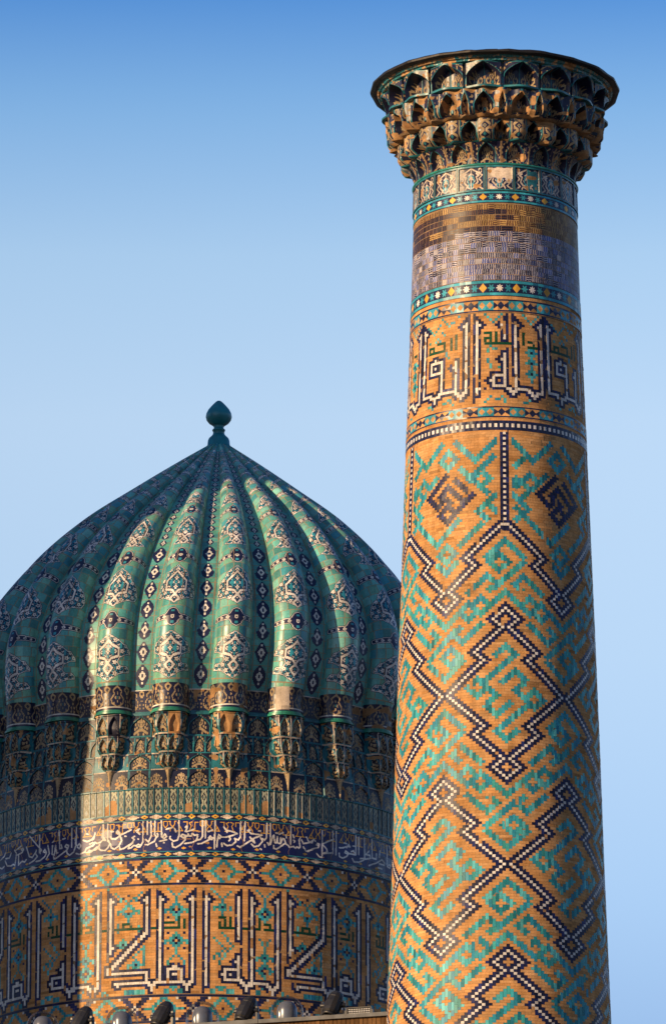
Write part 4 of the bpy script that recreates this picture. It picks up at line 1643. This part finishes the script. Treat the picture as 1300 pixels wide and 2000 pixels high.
def fbox(mb, d0, d1, b0, b1, z0, z1):
    x0, y0 = fpt((d0 + d1) / 2, (b0 + b1) / 2)
    mb.add((x0 - .95, y0 - 101.05, (z0 + z1) / 2), (d1 - d0, b1 - b0, z1 - z0), FROT)


mb = Boxes()
fbox(mb, 0, 13.2, .06, 1.2, 0, 21.9)
mb.build("wall", M_WALL, facade)
mb = Boxes()
fbox(mb, 0, 13.2, 1.2, 18, 21.2, 21.6)
mb.build("roof", M_ROOF, facade)
mb = Boxes()
rng = np.random.default_rng(9)
cl = []
d = 0.02
while d < 13.1:                           # upright bricks of the parapet
    for z0, z1 in ((21.90, 22.16), (22.17, 22.47)):
        o_ = rng.uniform(0, .008)
        fbox(mb, d, d + .062, o_, .30, z0, z1)
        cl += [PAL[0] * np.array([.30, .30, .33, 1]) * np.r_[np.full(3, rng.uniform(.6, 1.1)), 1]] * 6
    d += .070
mb.build("parapet", M_BRICK, facade, np.array(cl))
mb = Boxes()
d = 0.0
while d < 13:
    fbox(mb, d, d + 2.19, -.05, .34, 22.47, FZ - .004 + .004 * (int(d / 2.2) % 2))
    d += 2.2
mb.build("coping", M_COPING, facade)
mb = Boxes()
px0, py0 = -2.35 - .819 * 12 + .574 * 1.75, 113 - .574 * 12 - .819 * 1.75   # front right corner of the portal
mb.add((px0 - 8 - .95, py0 + 2.2 - 101.05, 20.5), (16, 4.4, 41))
mb.build("portal_block", M_WALL, facade)

# ------------------------------------------------------------------ LAMPS on the roof edge
def place(root, d, back, rz=0.0):
    x, y = fpt(d, back)
    root.location = (x, y, FZ)
    root.rotation_euler.z = FROT + rz


def make_domed():
    root = empty("domed_lamp", (0, 0, 0), "x", "lamp", "clear domed lamps on the roof edge")
    lathe("base_ring", [(.0, .0), (.275, .0), (.275, .03), (.262, .04), (.0, .04)], 48, M_BLACK, root)
    lathe("clear_cover", [(.262, .04), (.262, .20), (.256, .26), (.238, .325), (.205, .385), (.16, .432), (.10, .465), (.04, .478), (.001, .48)], 48, M_ACRYL, root)
    lathe("lamp_body", [(.0, .045), (.155, .045), (.160, .06), (.160, .24), (.150, .30), (.125, .35), (.085, .385), (.04, .40), (.001, .403)], 40, M_GREY, root)
    return root


def make_moving():
    root = empty("swivel_spotlight", (0, 0, 0), "x", "spotlight", "black swivel spotlights on the roof edge")
    b = Boxes()
    b.add((0, 0, .05), (.30, .26, .10), taper=.92)
    b.build("base", M_BLACK, root)
    y = Boxes()
    for s in (-1, 1):
        y.add((s * .172, .03, .19), (.035, .12, .27), taper=.85)
    y.add((0, 0, .105), (.40, .12, .03))
    y.build("yoke", M_BLACK, root)
    pv = lathe("pivot", [(.0, -.200), (.034, -.200), (.040, -.19), (.040, .19), (.034, .200), (.0, .200)], 20, M_BLACK, root)
    pv.rotation_euler = (0, math.radians(90), 0)
    pv.location = (0, 0, .26)
    hd = lathe("head", [(.0, -.20), (.10, -.195), (.128, -.17), (.135, -.12), (.140, .0), (.128, .10), (.132, .105), (.118, .17), (.085, .225), (.05, .25), (.0, .255)], 12, M_BLACK, root, smooth=False)
    hd.location = (0, 0, .27)
    hd.rotation_euler = (math.radians(-26), math.radians(17), 0)
    ring = lathe("lens_ring", [(.085, -.235), (.105, -.235), (.112, -.20), (.105, -.19), (.085, -.195)], 32, M_BLACK, hd)
    lathe("lens", [(.0, -.205), (.06, -.208), (.086, -.215), (.086, -.19), (.0, -.19)], 32, M_LENS, hd)
    f = Boxes()
    for i in range(5):
        f.add((0, 0, .03 + i * .018), (.205 - i * .004, .205 - i * .004, .006))
    f.build("cooling_fins", M_BLACK, hd)
    return root


def copy_tree(o, parent=None):
    c = o.copy()
    col.objects.link(c)
    c.parent = parent
    for ch in list(o.children):
        copy_tree(ch, c)
    return c


dl = make_domed()
DOMES = [(1.93, "clear domed lamp nearest the minaret, between the two right-hand black spotlights"),
         (3.32, "clear domed lamp below the middle of the drum inscription, third from the left"),
         (4.65, "clear domed lamp just right of the shadow edge on the drum"),
         (5.97, "leftmost clear domed lamp, standing in the shade")]
for i, (d, lb) in enumerate(DOMES):
    o = dl if i == 0 else copy_tree(dl)
    place(o, d, .62)
    o["label"] = lb
ml = make_moving()
MOVES = [(1.14, .15, "black swivel spotlight nearest the minaret, beside the flat LED floodlight"),
         (2.56, .0, "black swivel spotlight between the two right-hand clear domed lamps"),
         (3.94, -.1, "black swivel spotlight between the second and third clear domed lamps from the left"),
         (5.28, -.15, "leftmost black swivel spotlight, at the shadow edge beside the leftmost domed lamp")]
for i, (d, rz, lb) in enumerate(MOVES):
    o = ml if i == 0 else copy_tree(ml)
    place(o, d, .50, rz)
    o["label"] = lb
led = empty("led_floodlight", (0, 0, 0), "small flat black floodlight with rows of white LED cells beside the minaret", "floodlight")
b = Boxes()
b.add((0, .03, .085), (.40, .05, .15))
for s in (-1, 1):
    b.add((s * .195, 0, .085), (.018, .06, .16))
b.add((0, 0, .158), (.40, .06, .014))
b.add((0, 0, .012), (.40, .06, .014))
b.build("housing", M_BLACK, led)
b = Boxes()
for i in range(13):
    for j in range(4):
        b.add((-.165 + i * .0275, -.004, .035 + j * .033), (.013, .014, .015))
b.build("led_cells", M_LED, led)
b = Boxes()
b.add((.215, 0, .06), (.03, .06, .12))
b.add((-.215, 0, .06), (.03, .06, .12))
b.build("bracket", M_BLACK, led)
place(led, .66, .30)

# ------------------------------------------------------------------ ground
me = bpy.data.meshes.new("ground")
me.from_pydata([(-3000, -500, 0), (3000, -500, 0), (3000, 5000, 0), (-3000, 5000, 0)], [], [(0, 1, 2, 3)])
me.materials.append(M_GROUND)
g = bpy.data.objects.new("ground", me)
g["kind"] = "structure"
link(g)
